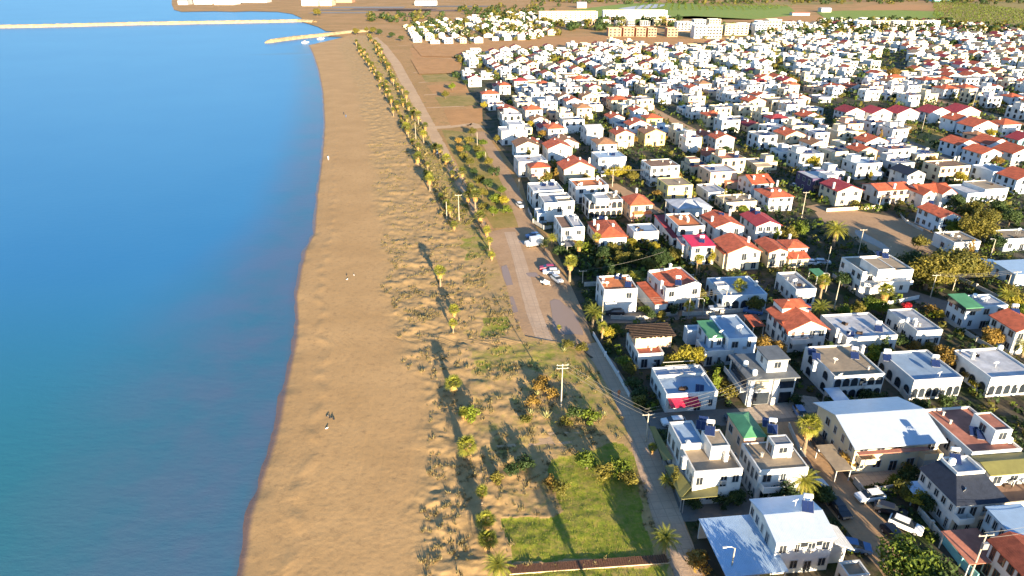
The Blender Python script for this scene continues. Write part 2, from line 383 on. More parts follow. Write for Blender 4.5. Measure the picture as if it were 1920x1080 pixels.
poly_sheet('estate_ground', [(1330,1100),(1240,860),(1150,690),(1105,625),(1062,515),(1030,440),(1000,420),(975,330),(905,235),(860,150),(868,98),(1000,92),(1120,88),(1150,82),(1290,92),(1440,70),(1470,48),(1600,38),(1760,42),(1920,56),(2200,62),(2600,120),(3600,500),(3600,1100)], 0.0, M['estate'])

ROADS = []
def strip(name, pts, w, z, m, kind='structure', jag=.25, seg=1.6):
    """a road or path: centre line in pixels, width in metres, slightly uneven edges"""
    P = [ground(x, y) for x, y in pts]; q = []; ROADS.append((P, (max(w) if isinstance(w, tuple) else w)/2))
    for a, b in zip(P, P[1:]):
        k = max(1, int((b-a).length/seg)); q += [a.lerp(b, i/k) for i in range(k)]
    q.append(P[-1]); v = []; f = []
    for i, p in enumerate(q):
        d = (q[min(i+1, len(q)-1)] - q[max(i-1, 0)]).normalized(); s = Vector((-d.y, d.x, 0))
        ww = w[0] + (w[1]-w[0])*i/(len(q)-1) if isinstance(w, tuple) else w
        for sd in (1, -1):
            e = p + s*sd*(ww/2 + jag*fbm(p.x*.3+sd*9, p.y*.3, 3)); v.append((e.x, e.y, z))
    for i in range(len(q)-1): f.append((2*i, 2*i+1, 2*i+3, 2*i+2))
    me = bpy.data.meshes.new(name); me.from_pydata(v, [], f); me.materials.append(m); MB().fix(me)
    if me.polygons[0].normal.z < 0: me.flip_normals()
    return setting(put(name, me), kind)
def road_mat(name, a, b_, c_, br=None, rough=.92, bump=.4):
    def nodes(t, n, l, b):
        g = n.new('ShaderNodeNewGeometry'); co = g.outputs['Position']
        c = rgbmix(n, l, nzn(n, l, co, .12, 5, .6, .4, .6), a, b_)
        c = rgbmix(n, l, nzn(n, l, co, .9, 5, .7, .5, .75), c, c_)
        h = nzn(n, l, co, 1.4, 6, .7)
        if br:
            mp = n.new('ShaderNodeMapping'); mp.inputs['Rotation'].default_value = (0, 0, R(-6.5)); l.new(co, mp.inputs[0])
            k = n.new('ShaderNodeTexBrick'); k.inputs['Scale'].default_value = br; k.inputs['Mortar Size'].default_value = .035; k.offset = 0
            k.inputs['Brick Width'].default_value = .9; k.inputs['Row Height'].default_value = .9
            l.new(mp.outputs[0], k.inputs['Vector']); c = rgbmix(n, l, k.outputs['Fac'], c, tuple(x*.72 for x in a))
        l.new(c, b.inputs['Base Color']); b.inputs['Roughness'].default_value = rough; b.inputs['Specular IOR Level'].default_value = .25
        bumpn(n, l, b, h, bump, .2)
    return zmat(name, nodes)
M['dirt'] = road_mat('dirt_road', (.40,.255,.145), (.34,.215,.12), (.26,.165,.10))
M['pale_dirt'] = road_mat('pale_track', (.50,.335,.195), (.43,.285,.165), (.35,.235,.14))
M['tiles'] = road_mat('path_tiles', (.47,.335,.23), (.41,.285,.19), (.34,.245,.17), .55)
M['asphalt'] = road_mat('worn_asphalt', (.16,.145,.13), (.19,.165,.14), (.13,.115,.10))
M['pavedyard'] = road_mat('paved_yard', (.42,.34,.26), (.38,.31,.25), (.33,.27,.22), .8)
M['fieldgreen'] = road_mat('crop_field', (.15,.24,.028), (.24,.26,.04), (.11,.18,.025))
M['fieldbrown'] = road_mat('ploughed_field', (.44,.225,.085), (.37,.19,.07), (.28,.17,.06))
M['drygrass'] = road_mat('dry_grass', (.30,.21,.065), (.20,.165,.035), (.36,.225,.085))
def pud_nodes(t, n, l, b):
    b.inputs['Base Color'].default_value = (.27,.195,.15,1); b.inputs['Specular IOR Level'].default_value = .2; b.inputs['Roughness'].default_value = .2; b.inputs['IOR'].default_value = 1.33
M['puddle'] = zmat('muddy_water', pud_nodes)

poly_sheet('dirt_road', [(903,438),(950,428),(1003,426),(1020,452),(1045,500),(1068,530),(1098,595),(1112,640),(1086,650),(1030,642),(984,634),(963,602),(948,540),(923,470)], .012, M['dirt'])
strip('tiled_path', [(1292,1100),(1272,1030),(1247,960),(1228,905),(1212,855),(1193,800),(1165,740),(1133,685),(1100,645)], (4.6,5.0), .035, M['tiles'], jag=.15)
M['ditch'] = road_mat('ditch_mud', (.10,.07,.045), (.08,.06,.04), (.06,.045,.03))
strip('ditch', [(985,632),(1015,640),(1050,648),(1085,655),(1110,672)], .8, .05, M['ditch'], jag=.35, seg=.6)
strip('sand_track', [(1185,818),(1130,818),(1060,822),(990,826),(930,830)], 3.2, .16, M['pale_dirt'], jag=.7)
strip('dirt_track', [(1262,1100),(1225,985),(1198,900),(1180,840),(1160,775),(1135,730),(1103,668),(1085,645)], 1.5, .02, M['pale_dirt'], jag=.5)
strip('tiled_path', [(1022,640),(1002,590),(985,530),(972,480),(956,435)], 3.6, .035, M['tiles'], jag=.12)
strip('beach_road', [(893,424),(872,375),(846,322),(818,268),(793,217),(765,162),(742,118),(718,86),(700,70)], (7.0,9.5), .02, M['pale_dirt'], jag=.5)
strip('inner_road', [(990,430),(970,380),(945,325),(918,275),(898,247)], 5.5, .02, M['dirt'], jag=.4)
strip('cross_road', [(798,240),(840,238),(882,232),(900,240)], 7, .026, M['pale_dirt'], jag=.5)
poly_sheet('verge', [(925,428),(978,425),(958,378),(930,312),(896,250),(828,243),(848,288),(880,352)], .008, M['drygrass'])
for i, (a, b) in enumerate([((770,112),(880,108)),((775,136),(862,132)),((785,155),(850,150)),((795,178),(858,174)),((800,202),(870,199)),((748,86),(800,82))]):
    strip('field_path', [a, b], 2.2, .012, M['pale_dirt'], jag=.3)
for a_, b_, c_, d_, m_ in [((768,90),(872,86),(868,108),(776,110),'fieldbrown'),((790,140),(866,136),(866,152),(798,154),'drygrass'),((800,160),(872,156),(880,174),(812,176),'fieldbrown'),((815,182),(885,178),(896,197),(828,200),'drygrass'),((832,206),(904,203),(905,228),(845,236),'fieldbrown')]:
    poly_sheet('dry_plot', [a_, b_, c_, d_], .03, M[m_])
strip('street', [(1720,1100),(1690,1062),(1640,1005),(1590,945),(1545,895),(1515,850),(1492,805),(1470,770)], 7.0, .02, M['dirt'], jag=.4)
strip('street', [(1115,596),(1200,595),(1290,588),(1380,588),(1460,600)], 5.5, .02, M['asphalt'], jag=.2)
strip('street', [(1215,790),(1320,784),(1400,780),(1470,775),(1560,772)], 5.0, .024, M['asphalt'], jag=.2)
strip('street', [(1260,948),(1340,945),(1420,940)], 7.0, .024, M['asphalt'], jag=.2)
strip('street', [(1600,520),(1680,545),(1760,570),(1840,615),(1920,665)], 6.5, .02, M['asphalt'], jag=.3)
strip('street', [(1520,385),(1560,400),(1620,405),(1700,420)], 6, .026, M['dirt'], jag=.4)
strip('street', [(1145,345),(1190,372),(1235,400)], 5.5, .02, M['dirt'], jag=.4)
strip('street', [(1190,188),(1225,206),(1262,226),(1300,246)], 6, .02, M['dirt'], jag=.3)
strip('street', [(1720,178),(1800,200),(1870,218),(1960,246)], 6, .02, M['dirt'], jag=.3)
strip('street', [(1690,262),(1750,285),(1810,312),(1880,345)], 6, .02, M['asphalt'], jag=.3)
strip('street', [(1440,82),(1560,84),(1700,95),(1920,112)], 5, .02, M['dirt'], jag=.3)
poly_sheet('dirt_lot', [(1528,398),(1560,388),(1650,402),(1700,412),(1740,425),(1760,455),(1745,500),(1690,490),(1630,468),(1590,440),(1540,415)], .03, M['dirt'])
poly_sheet('paved_yard', [(1395,768),(1480,738),(1530,745),(1548,765),(1500,782),(1402,790)], .03, M['pavedyard'])
poly_sheet('paved_yard', [(1592,892),(1782,852),(1800,880),(1720,905),(1612,912)], .03, M['pavedyard'])
poly_sheet('grass_patch', [(1668,238),(1700,228),(1760,240),(1775,262),(1770,285),(1690,262)], .01, M['drygrass'])
for i, (px, py, rx, ry) in enumerate([(1636,452,2.2,8.0),(985,455,1.6,1.9),(999,515,1.7,1.7),(1655,478,2.,3.)]):
    c = ground(px, py); ps = []
    for k in range(28):
        a = 2*pi*k/28; q = 1 + .35*fbm(cos(a)*1.3+i*7, sin(a)*1.3, 3)
        ps.append((c.x + rx*q*cos(a) - .25*ry*sin(a)*.5, c.y + ry*q*sin(a)))
    poly_sheet('puddle', ps, .044, M['puddle'], world=True)
poly_sheet('puddle', [(1031,565),(1040,561),(1050,563),(1060,573),(1068,577),(1078,589),(1085,604),(1093,622),(1094,629),(1078,627),(1060,628),(1043,626),(1036,612),(1035,590)], .046, M['puddle'])
for i, q_ in enumerate([[(940,500),(950,497),(956,512),(962,534),(950,536),(943,520)],[(946,558),(962,556),(972,585),(958,588)]]):
    poly_sheet('puddle', q_, .046 + .003*i, M['puddle'])
# far fields and port
for fi_, (nm, pts, m) in enumerate([('field', [(1010,36),(1180,34),(1300,30),(1450,38),(1500,30),(1480,12),(1380,6),(1180,6),(1060,20)], 'fieldgreen'),
                   ('field', [(1300,12),(1600,8),(1600,3),(1330,5)], 'drygrass'), ('ploughed_field', [(1380,40),(1560,44),(1600,36),(1500,28)], 'fieldbrown'),
                   ('field', [(1560,44),(1700,40),(1770,36),(1770,22),(1640,18),(1530,22)], 'fieldgreen'), ('ploughed_field', [(1590,20),(1780,19),(1800,10),(1640,9)], 'fieldbrown'),
                   ('field', [(1745,48),(2100,52),(2100,4),(1830,3),(1790,14)], 'drygrass'),
                   ('ploughed_field', [(772,84),(880,80),(1040,72),(1140,66),(1330,76),(1440,76),(1300,88),(1100,106),(1000,106),(868,108),(790,106)], 'fieldbrown'),
                   ('ploughed_field', [(770,112),(868,110),(862,138),(786,140)], 'fieldbrown')]):
    poly_sheet(nm, pts, .08 + .06*fi_, M[m])
poly_sheet('sheet_greenhouse_floor', [(1158,16),(1220,8),(1250,9),(1232,15),(1180,19)], .3, M['f_white'])
# ------------------------------------------------------------------ house kit
WCACHE = {}
def window_meshes(w, h, arch, fm):
    k = (round(w, 1), round(h, 1), arch, fm)
    if k in WCACHE: return WCACHE[k]
    w, h = k[0], k[1]
    if arch:
        r = w/2; out = [(-r, 0), (r, 0)]; n = 8
        arc = lambda rr, zc: [(rr*cos(pi*i/n), zc + rr*sin(pi*i/n)) for i in range(n+1)]
        O = [(r+.12, -.1)] + arc(r+.12, h-r) + [(-r-.12, -.1)]; I = [(r, 0)] + arc(r, h-r) + [(-r, 0)]
        b = MB()
        for i in range(len(O)):
            j = (i+1) % len(O)
            b.face([(O[i][0], -.07, O[i][1]), (O[j][0], -.07, O[j][1]), (I[j][0], -.07, I[j][1]), (I[i][0], -.07, I[i][1])])
            b.face([(I[i][0], -.07, I[i][1]), (I[j][0], -.07, I[j][1]), (I[j][0], .03, I[j][1]), (I[i][0], .03, I[i][1])])
            b.face([(O[i][0], -.07, O[i][1]), (O[j][0], -.07, O[j][1]), (O[j][0], .03, O[j][1]), (O[i][0], .03, O[i][1])])
        p = MB(); p.face([(x, -.025, z) for x, z in I]); 
    else:
        b = MB(); t = .1; x = w/2
        b.box(-x-t, x+t, -.08, .03, -t, 0); b.box(-x-t, x+t, -.07, .03, h, h+t)
        b.box(-x-t, -x, -.07, .03, .002, h-.002); b.box(x, x+t, -.07, .03, .002, h-.002); b.box(-.025, .025, -.055, -.03, 0, h)
        p = MB(); p.box(-x, x, -.03, .02, 0, h)
    WCACHE[k] = (b.fix(b.mesh('window', M[fm])), p.fix(p.mesh('pane', M['glass'])))
    return WCACHE[k]
def window(root, x, y, z, rz, w, h, arch=False, fm='frame', pane=True):
    a, b = window_meshes(w, h, arch, fm)
    if pane:
        o = put('window', a, root, (x, y, z), rz); put('pane', b, o)
    else:
        o = put('window', b, root, (x, y, z), rz)
    return o
SHARED = {}
def shared(name, fn):
    if name not in SHARED: SHARED[name] = fn()
    return SHARED[name]
def m_tank():
    b = MB(); pr = [(0, .02), (.02, .3), (.06, .36), (1.24, .36), (1.28, .3), (1.3, .02)]
    b.tube([(p[0]-.65, 0, 0) for p in pr], [p[1] for p in pr], 10); me = b.fix(b.mesh('water_tank', M['tank'], True)); return me
def m_vtank():
    b = MB(); pr = [(0, .5), (.9, .5), (1.05, .4), (1.15, .12)]
    b.tube([(0, 0, p[0]) for p in pr], [p[1] for p in pr], 12); return b.fix(b.mesh('water_tank', M['tank'], True))
def m_panel():
    b = MB(); mt = Matrix.Rotation(R(34), 4, 'X') @ Matrix.Scale(.8, 4)
    b.box(-.95, -.03, -1, 1, -.04, .04, 0, mt); b.box(.03, .95, -1, 1, -.04, .04, 0, mt)
    b.box(-1.0, 1.0, -1.06, 1.06, -.09, -.05, 1, mt)
    b.box(-.76, -.70, .5, .56, -.55, .3, 1); b.box(.70, .76, .5, .56, -.55, .3, 1)
    return b.fix(b.mesh('solar_panel', [M['panel'], M['steel']]))
def m_stand():
    b = MB()
    for x in (-.5, .5):
        for y in (-.3, .3): b.box(x-.03, x+.03, y-.03, y+.03, 0, 1.25)
        b.box(x-.04, x+.04, -.34, .34, 1.25, 1.31)
    b.box(-.5, .5, .26, .30, 1.1, 1.2)
    return b.fix(b.mesh('tank_stand', M['steel']))
def m_chim():
    b = MB(); b.box(-.3, .3, -.3, .3, -.8, 1.1); b.box(-.4, .4, -.4, .4, 1.1, 1.22); b.box(-.22, .22, -.22, .22, 1.22, 1.42)
    return b.fix(b.mesh('chimney', M['white']))
def m_dish():
    b = MB(); n = 10; rings = []
    for r, z in ((0.02, 0), (.3, .05), (.5, .14)):
        rings.append([(r*cos(2*pi*i/n), r*sin(2*pi*i/n), z) for i in range(n)])
    mt = Matrix.Translation((0, 0, .9)) @ Matrix.Rotation(R(-55), 4, 'X') 
    for a, c in zip(rings, rings[1:]):
        for i in range(n): b.face([mt @ Vector(p) for p in (a[i], a[(i+1) % n], c[(i+1) % n], c[i])])
    b.tube([(0, 0, 0), (0, 0, .9)], .04, 5); return b.mesh('satellite_dish', M['tank'], True)
def m_vent():
    b = MB(); b.box(-.14, .14, -.14, .14, 0, .7); b.box(-.22, .22, -.22, .22, .7, .78); return b.fix(b.mesh('roof_vent', M['concrete']))
def m_crate():
    b = MB(); b.box(-.6, .6, -.4, .4, 0, .12); b.box(-.5, .5, -.3, .3, .121, .45); b.box(-.62, -.52, -.42, .42, .0, .6); return b.fix(b.mesh('roof_crate', M['darkwood']))
def m_ac():
    b = MB(); b.box(-.4, .4, -.32, 0, 0, .6); b.box(-.3, .3, -.36, -.32, .08, .52, 1); return b.fix(b.mesh('air_conditioner', [M['frame'], M['steel']]))
def heater(root, x, y, z, rz=0, tank=True, ang=R(-20)):
    """solar water heater: tilted panel, tank on its stand behind it"""
    put('solar_panel', shared('panel', m_panel), root, (x, y, z+.56), ang)
    if tank:
        c, s = cos(ang), sin(ang); X, Y = x - s*1.0, y + c*1.0
        st = put('tank_stand', shared('stand', m_stand), root, (X, Y, z-.02), ang)
        put('water_tank', shared('tank', m_tank), root, (X, Y, z+1.66), ang)
def walls(root, x0, x1, y0, y1, z0, zt, zr, m, t=.22, name='wall'):
    """four walls up to zt; with zt > zr the part above the roof zr reads as a parapet"""
    b = MB()
    if zt > zr + .01:
        O = [(x0,y0),(x1,y0),(x1,y1),(x0,y1)]; I = [(x0+t,y0+t),(x1-t,y0+t),(x1-t,y1-t),(x0+t,y1-t)]
        for i in range(4):
            j = (i+1) % 4
            b.face([(*O[i], z0), (*O[j], z0), (*O[j], zt), (*O[i], zt)])
            b.face([(*O[i], zt), (*O[j], zt), (*I[j], zt), (*I[i], zt)])
            b.face([(*I[i], zt), (*I[j], zt), (*I[j], zr-.3), (*I[i], zr-.3)])
    else: b.box(x0, x1, y0, y1, z0, zt)
    return b.build(name, m, root, fix=zt <= zr + .01)
def block(root, kind, x0, x1, y0, y1, z0, H, wall, roof, par=.45, ov=.4, pitch=20, name='wall'):
    wm, rm = M[wall], M[roof]; tp = tan(R(pitch)); xm, ym = (x0+x1)/2, (y0+y1)/2; b = MB(); th = .16; rise = 0
    if kind == 'flat':
        walls(root, x0, x1, y0, y1, z0, H+par, H, wm, name=name); t = .2
        b.box(x0+t, x1-t, y0+t, y1-t, H-.2, H); return b.build('roof', rm, root)
    if kind == 'slab':
        walls(root, x0, x1, y0, y1, z0, H-.02, H, wm, name=name)
        b.box(x0-ov, x1+ov, y0-ov, y1+ov, H-.02, H+.22); return b.build('roof', rm, root)
    w = MB()
    if kind in ('gaby', 'gabx'):
        if kind == 'gaby': h, a0, a1, c0, ax = (x1-x0)/2, y0, y1, xm, 'y'
        else: h, a0, a1, c0, ax = (y1-y0)/2, x0, x1, ym, 'x'
        rise = h*tp
        w.prism([(c0-h, z0), (c0+h, z0), (c0+h, H), (c0, H+rise), (c0-h, H)], a0, a1, ax)
        e = ov*tp
        b.prism([(c0-h-ov, H-e+.004), (c0, H+rise+.004), (c0+h+ov, H-e+.004), (c0+h+ov, H-e+th), (c0, H+rise+th), (c0-h-ov, H-e+th)], a0-ov, a1+ov, ax)
    elif kind == 'butterfly':
        h = (x1-x0)/2; xv = x0 + h*.9; dz = .9
        w.prism([(x0, z0), (x1, z0), (x1, H+.3), (x1-h*.35, H+dz+.2), (x0+h*.5, H-.0), (x0, H+.2)], y0, y0+.25, 'y')
        w.box(x0, x0+.25, y0+.25, y1, z0, H+.2); w.box(x1-.25, x1, y0+.25, y1, z0, H+.3); w.box(x0+.25, x1-.25, y1-.25, y1, z0, H+.5)
        b.prism([(x0+.25, H-.35), (x0+h*.9, H-.1), (x1-h*.35, H+.45), (x1-.25, H-.1), (x1-.25, H-.4), (x0+.25, H-.7)], y0+.25, y1-.25, 'y')
    elif kind == 'hip':
        w.box(x0, x1, y0, y1, z0, H); X0, X1, Y0, Y1 = x0-ov, x1+ov, y0-ov, y1+ov; ze = H-ov*tp*.5+.01
        s = min(X1-X0, Y1-Y0)/2; rise = s*tp
        if X1-X0 > Y1-Y0: r0, r1 = (X0+s, ym), (X1-s-.01, ym)
        else: r0, r1 = (xm, Y0+s), (xm, Y1-s-.01)
        E = [(X0,Y0,ze+.1),(X1,Y0,ze+.1),(X1,Y1,ze+.1),(X0,Y1,ze+.1)]; A, B_ = (*r0, ze+.1+rise), (*r1, ze+.1+rise)
        if X1-X0 > Y1-Y0: fs = [[E[0],E[1],B_,A],[E[1],E[2],B_],[E[2],E[3],A,B_],[E[3],E[0],A]]
        else: fs = [[E[0],E[1],A],[E[1],E[2],B_,A],[E[2],E[3],B_],[E[3],E[0],A,B_]]
        for q in fs: b.face(q)
        L = [(p[0], p[1], ze) for p in E]
        for i in range(4): b.face([L[i], L[(i+1) % 4], E[(i+1) % 4], E[i]])
        b.face(L[::-1])
    elif kind == 'mono':                         # falls towards the front
        rise = (y1-y0)*tp
        w.prism([(y0, z0), (y1, z0), (y1, H+rise), (y0, H)], x0, x1, 'x'); e = ov*tp
        b.prism([(y0-ov, H-e+.004), (y1+ov, H+rise+e+.004), (y1+ov, H+rise+e+th), (y0-ov, H-e+th)], x0-ov, x1+ov, 'x')
    w.build(name, wm, root); return b.build('roof', rm, root)

HOUSES = []                                       # (x, y, radius, short name)
def base_rot(y): return R(6.4 + 4.8*sstep(150, 260, y))
def rect(H, FL, FR, BL, rot=None):
    a, b, c = (Vector(ground(*p, H)) for p in (FL, FR, BL))
    if rot is None: rot = base_rot(a.y)
    elif rot == 'auto': rot = math.atan2(b.y-a.y, b.x-a.x)
    else: rot = R(rot)
    u, v = Vector((cos(rot), sin(rot), 0)), Vector((-sin(rot), cos(rot), 0))
    return a, u, v, rot, max(3.0, (b-a).dot(u)), max(2.5, min(19 if a.y < 200 else 10.5, (c-a).dot(v)))
def face_windows(root, x0, x1, y0, y1, z0, H, st, nf, nl, win, fm, pane, seed, nr=0):
    rnd = random.Random(seed); sh = (H - z0)/st; w = x1-x0; d = y1-y0
    for s in range(st):
        zb = z0 + s*sh + (.95 if win != 'arch' else .55); hh = min(1.35, sh-1.35) if win != 'arch' else min(2.1, sh-.8)
        for (n, L, side) in ((nf, w, 'f'), (nl, d, 'l'), (nr, d, 'r')):
            for i in range(n):
                if win == 'rect' and n > 1 and rnd.random() < .12: continue
                c = (i+.5)/n*L; ww = min(1.3, L/n*.5) if win == 'rect' else min(1.7, L/n*.8)
                if win == 'rect' and rnd.random() < .25: ww *= .6
                door = win == 'rect' and s == 0 and n > 1 and i == n//2 and side == 'f'
                z, h2 = (z0+.05, 2.05) if door else (zb, hh)
                if win == 'rect' and not door and rnd.random() < .2: z, h2 = z0+s*sh+.3, min(2.0, sh-.8)
                if side == 'f': o = window(root, x0+c, y0, z, 0, ww, h2, win == 'arch', fm, pane)
                elif side == 'l': o = window(root, x0, y1-c, z, -pi/2, ww, h2, win == 'arch', fm, pane)
                else: o = window(root, x1, y0+c, z, pi/2, ww, h2, win == 'arch', fm, pane)
                if door: o.name = 'door'
def balcony(root, x0, x1, y, z, m, dep=1.3, rail=.95):
    b = MB(); b.box(x0, x1, y-dep, y-.003, z-.18, z); b.box(x0, x1, y-dep, y-dep+.1, z+.002, z+rail)
    b.box(x0, x0+.1, y-dep+.102, y-.003, z+.002, z+rail); b.box(x1-.1, x1, y-dep+.102, y-.003, z+.002, z+rail); b.build('balcony', M[m], root)
def house(short, label, kind, H, FL, FR, BL, rot=None, wall='white', roof='f_grey', st=2, nf=3, nl=3, win='rect', par=.45, ov=.4, pitch=20,
          extra=(), heat=(), tanks=(), vtanks=(), chim=(), dish=(), bal=None, fm='frame', name='house', group='houses of the seaside estate', pane=True, cat='house', acs=1, z0=0):
    a, u, v, rot, w, d = rect(H, FL, FR, BL, rot)
    c = a + u*w/2 + v*d/2; root = thing(name, label, cat, (c.x, c.y, 0), rot, group)
    HOUSES.append((c.x, c.y, .5*math.hypot(w, d), short, w, d, rot)); x0, x1, y0, y1 = -w/2, w/2, -d/2, d/2
    block(root, kind, x0, x1, y0, y1, z0, H, wall, roof, par, ov, pitch)
    face_windows(root, x0, x1, y0, y1, 0, H, st, nf, nl, win, fm, pane, hash(short) % 9999 if False else sum(map(ord, short)))
    def loc(px, py, h): q = ground(px, py, h) - c; return q.dot(u), q.dot(v)
    for e in extra:                              # (kind, H, FL, FR, BL, wall, roof, z0, windows)
        k2, h2, f1, f2, b1, w2, r2, zz, nw = e[:9]
        aa, _, _, _, ww, dd = rect(h2, f1, f2, b1, math.degrees(rot)); q = aa - c; qx, qy = q.dot(u), q.dot(v)
        block(root, k2, qx, qx+ww, qy, qy+dd, zz, h2, w2, r2, e[9] if len(e) > 9 else .3, .25, e[10] if len(e) > 10 else 18)
        if nw: face_windows(root, qx, qx+ww, qy, qy+dd, zz, h2, max(1, round((h2-zz)/3)), nw, nw, 'rect', fm, pane, len(short)+7)
    for p in heat: x, y = loc(p[0], p[1], H+.6); heater(root, x, y, H + (p[3] if len(p) > 3 else 0), tank=len(p) < 3 or p[2])
    for p in tanks: x, y = loc(p[0], p[1], H+1.2); put('tank_stand', shared('stand', m_stand), root, (x, y, H-.02)); put('water_tank', shared('tank', m_tank), root, (x, y, H+1.6), .4)
    for p in vtanks: x, y = loc(p[0], p[1], H+.5); put('water_tank', shared('vtank', m_vtank), root, (x, y, H + (p[2] if len(p) > 2 else 0)))
    for p in chim: x, y = loc(p[0], p[1], H+1.0); put('chimney', shared('chim', m_chim), root, (x, y, H + (p[2] if len(p) > 2 else .3)))
    for p in dish: x, y = loc(p[0], p[1], H+.9); put('satellite_dish', shared('dish', m_dish), root, (x, y, H + (p[2] if len(p) > 2 else 0)), .3)
    rr_ = random.Random(sum(map(ord, label)))
    if kind in ('flat', 'slab') and pane and w > 5 and d > 4:
        for _ in range(rr_.randint(1, 3)):
            xx, yy = rr_.uniform(x0+.9, x1-.9), rr_.uniform(y0+.9, y1-.9); q = rr_.random()
            if q < .4: put('satellite_dish', shared('dish', m_dish), root, (xx, yy, H), rr_.uniform(-1, 1))
            elif q < .75: put('roof_vent', shared('vent', m_vent), root, (xx, yy, H-.01), rr_.uniform(0, 3))
            else: put('roof_crate', shared('crate', m_crate), root, (xx, yy, H-.01), rr_.uniform(0, 3))
    if bal: balcony(root, x0+w*bal[0], x0+w*bal[1], y0, bal[2], bal[3] if len(bal) > 3 else wall)
    if acs and pane: put('air_conditioner', shared('ac', m_ac), root, (x0+w*.62, y0, H-2.2))
    return root, (x0, x1, y0, y1), loc
def canopy(label, FL, FR, BL, H, m, drop=.5, group=None, name='carport', posts=True):
    a, u, v, rot, w, d = rect(H, FL, FR, BL); c = a + u*w/2 + v*d/2; root = thing(name, label, 'canopy', (c.x, c.y, 0), rot, group)
    b = MB(); b.prism([(-d/2, H-drop/2), (d/2, H+drop/2), (d/2, H+drop/2+.1), (-d/2, H-drop/2+.1)], -w/2, w/2, 'x'); b.build('roof', M[m], root)
    for x in (-w/2+.3, w/2-.3):
        for y, z in ((-d/2+.3, H-drop/2), (d/2-.3, H+drop/2)):
            p = MB(); p.box(x-.07, x+.07, y-.07, y+.07, 0, z-.02); p.build('post', M['frame'], root)
    HOUSES.append((c.x, c.y, .45*math.hypot(w, d), ' '.join(label.split()[:4]) if len(label.split()) > 9 else label, w, d, rot)); return root, w, d
# ------------------------------------------------------------------ the houses one can tell apart, nearest first
h1, bx, loc = house('canopy house', 'white house with shallow white sheet-metal gable roof beside the wide blue-white canopy', 'gabx', 6.0, (1457,1017), (1566,1009), (1417,938),
    roof='metal', st=2, nf=4, nl=5, ov=.25, pitch=13.5, heat=[(1512,962,True,1.2)], tanks=[], dish=[(1490,952,1.2)], name='villa')
x0, x1, y0, y1 = bx
b = MB(); b.prism([(x1+.01, 5.2), (x1+3.2, 3.6), (x1+3.2, 3.7), (x1+.01, 5.32)], y0-.4, y1-4, 'y'); b.build('side_roof', M['corrug'], h1)
b = MB(); b.box(x1-5.2, x1-.4, y0-.05, y0-.003, 4.75, 5.55); b.build('strip_window', M['glass'], h1)
b = MB(); b.box(x1+.05, x1+3.0, y0+1, y1-5, 0, 2.6); b.build('side_wall', M['white'], h1)
cr, w, d = canopy('wide pale blue sheet-metal canopy on posts left of the white metal-roofed house', (1362,1082), (1480,1072), (1318,974), 3.4, 'bluemetal', .25, name='canopy_roof')
b = MB(); b.box(-w/2+.2, w/2-.2, d/2-.3, d/2-.1, 0, 3.3); b.box(w/2-4, w/2-3.8, -d/2+.4, d/2-1.0, 0, 3.2); b.build('back_wall', M['greyw'], cr)

house('olive awning house', 'white two-level flat-roofed house wrapped by an olive-green awning beside the beach path', 'flat', 6.2, (1302,889), (1389,876), (1277,841), roof='f_tan', st=2, nf=4, nl=4,
    extra=[('flat', 7.0, (1277,837), (1322,834), (1256,794), 'white', 'f_blue', 0, 3, .35), ('flat', 8.6, (1334,839), (1355,837), (1316,808), 'white', 'f_tan', 6.2, 0, .12),
           ('flat', 5.6, (1299,891), (1349,886), (1295,884), 'white', 'f_grey', 3.2, 2, .1)],
    heat=[(1328,830,True,2.4), (1313,806,False,1.0), (1318,798,False,1.0)], chim=[(1290,832,.2), (1283,862,.2), (1361,855,.2)], vtanks=[], name='villa')
def awning(label, quad, H0, H1, m, group=None):
    """a sloping sheet awning: outer edge at H0, inner edge at H1; quad = outer back, outer front, inner front, inner back (pixels)"""
    P = [ground(*quad[0], H0), ground(*quad[1], H0), ground(*quad[2], H1), ground(*quad[3], H1)]; c = sum((Vector(p) for p in P), Vector())/4
    root = thing('awning', label, 'awning', (c.x, c.y, 0), 0, group); b = MB(); o = Vector((c.x, c.y, 0)); q = [p - o for p in P]
    t = Vector((0, 0, .1)); b.face([p + t for p in q]); b.face(q[::-1])
    for i in range(4): b.face([q[i], q[(i+1) % 4], q[(i+1) % 4] + t, q[i] + t])
    b.build('awning_sheet', M[m], root)
    for p in (q[0].lerp(q[3], .08), q[1].lerp(q[2], .08)):
        k = MB(); k.box(p.x-.06, p.x+.06, p.y-.06, p.y+.06, 0, p.z-.02); k.build('post', M['steel'], root)
awning('long olive-green sheet awning along the sea side of the awning house, upper length', [(1217,800), (1244,864), (1262,861), (1228,800)], 2.6, 3.4, 'f_olive', 'olive awnings')
awning('shorter olive-green sheet awning nearest the palms on the beach path corner', [(1246,874), (1276,936), (1298,912), (1262,871)], 2.6, 3.5, 'f_olive', 'olive awnings')
awning('olive-green sheet awning across the front below the glazed loggia', [(1297,913), (1277,937), (1345,931), (1347,910)], 2.7, 3.5, 'f_olive', 'olive awnings')

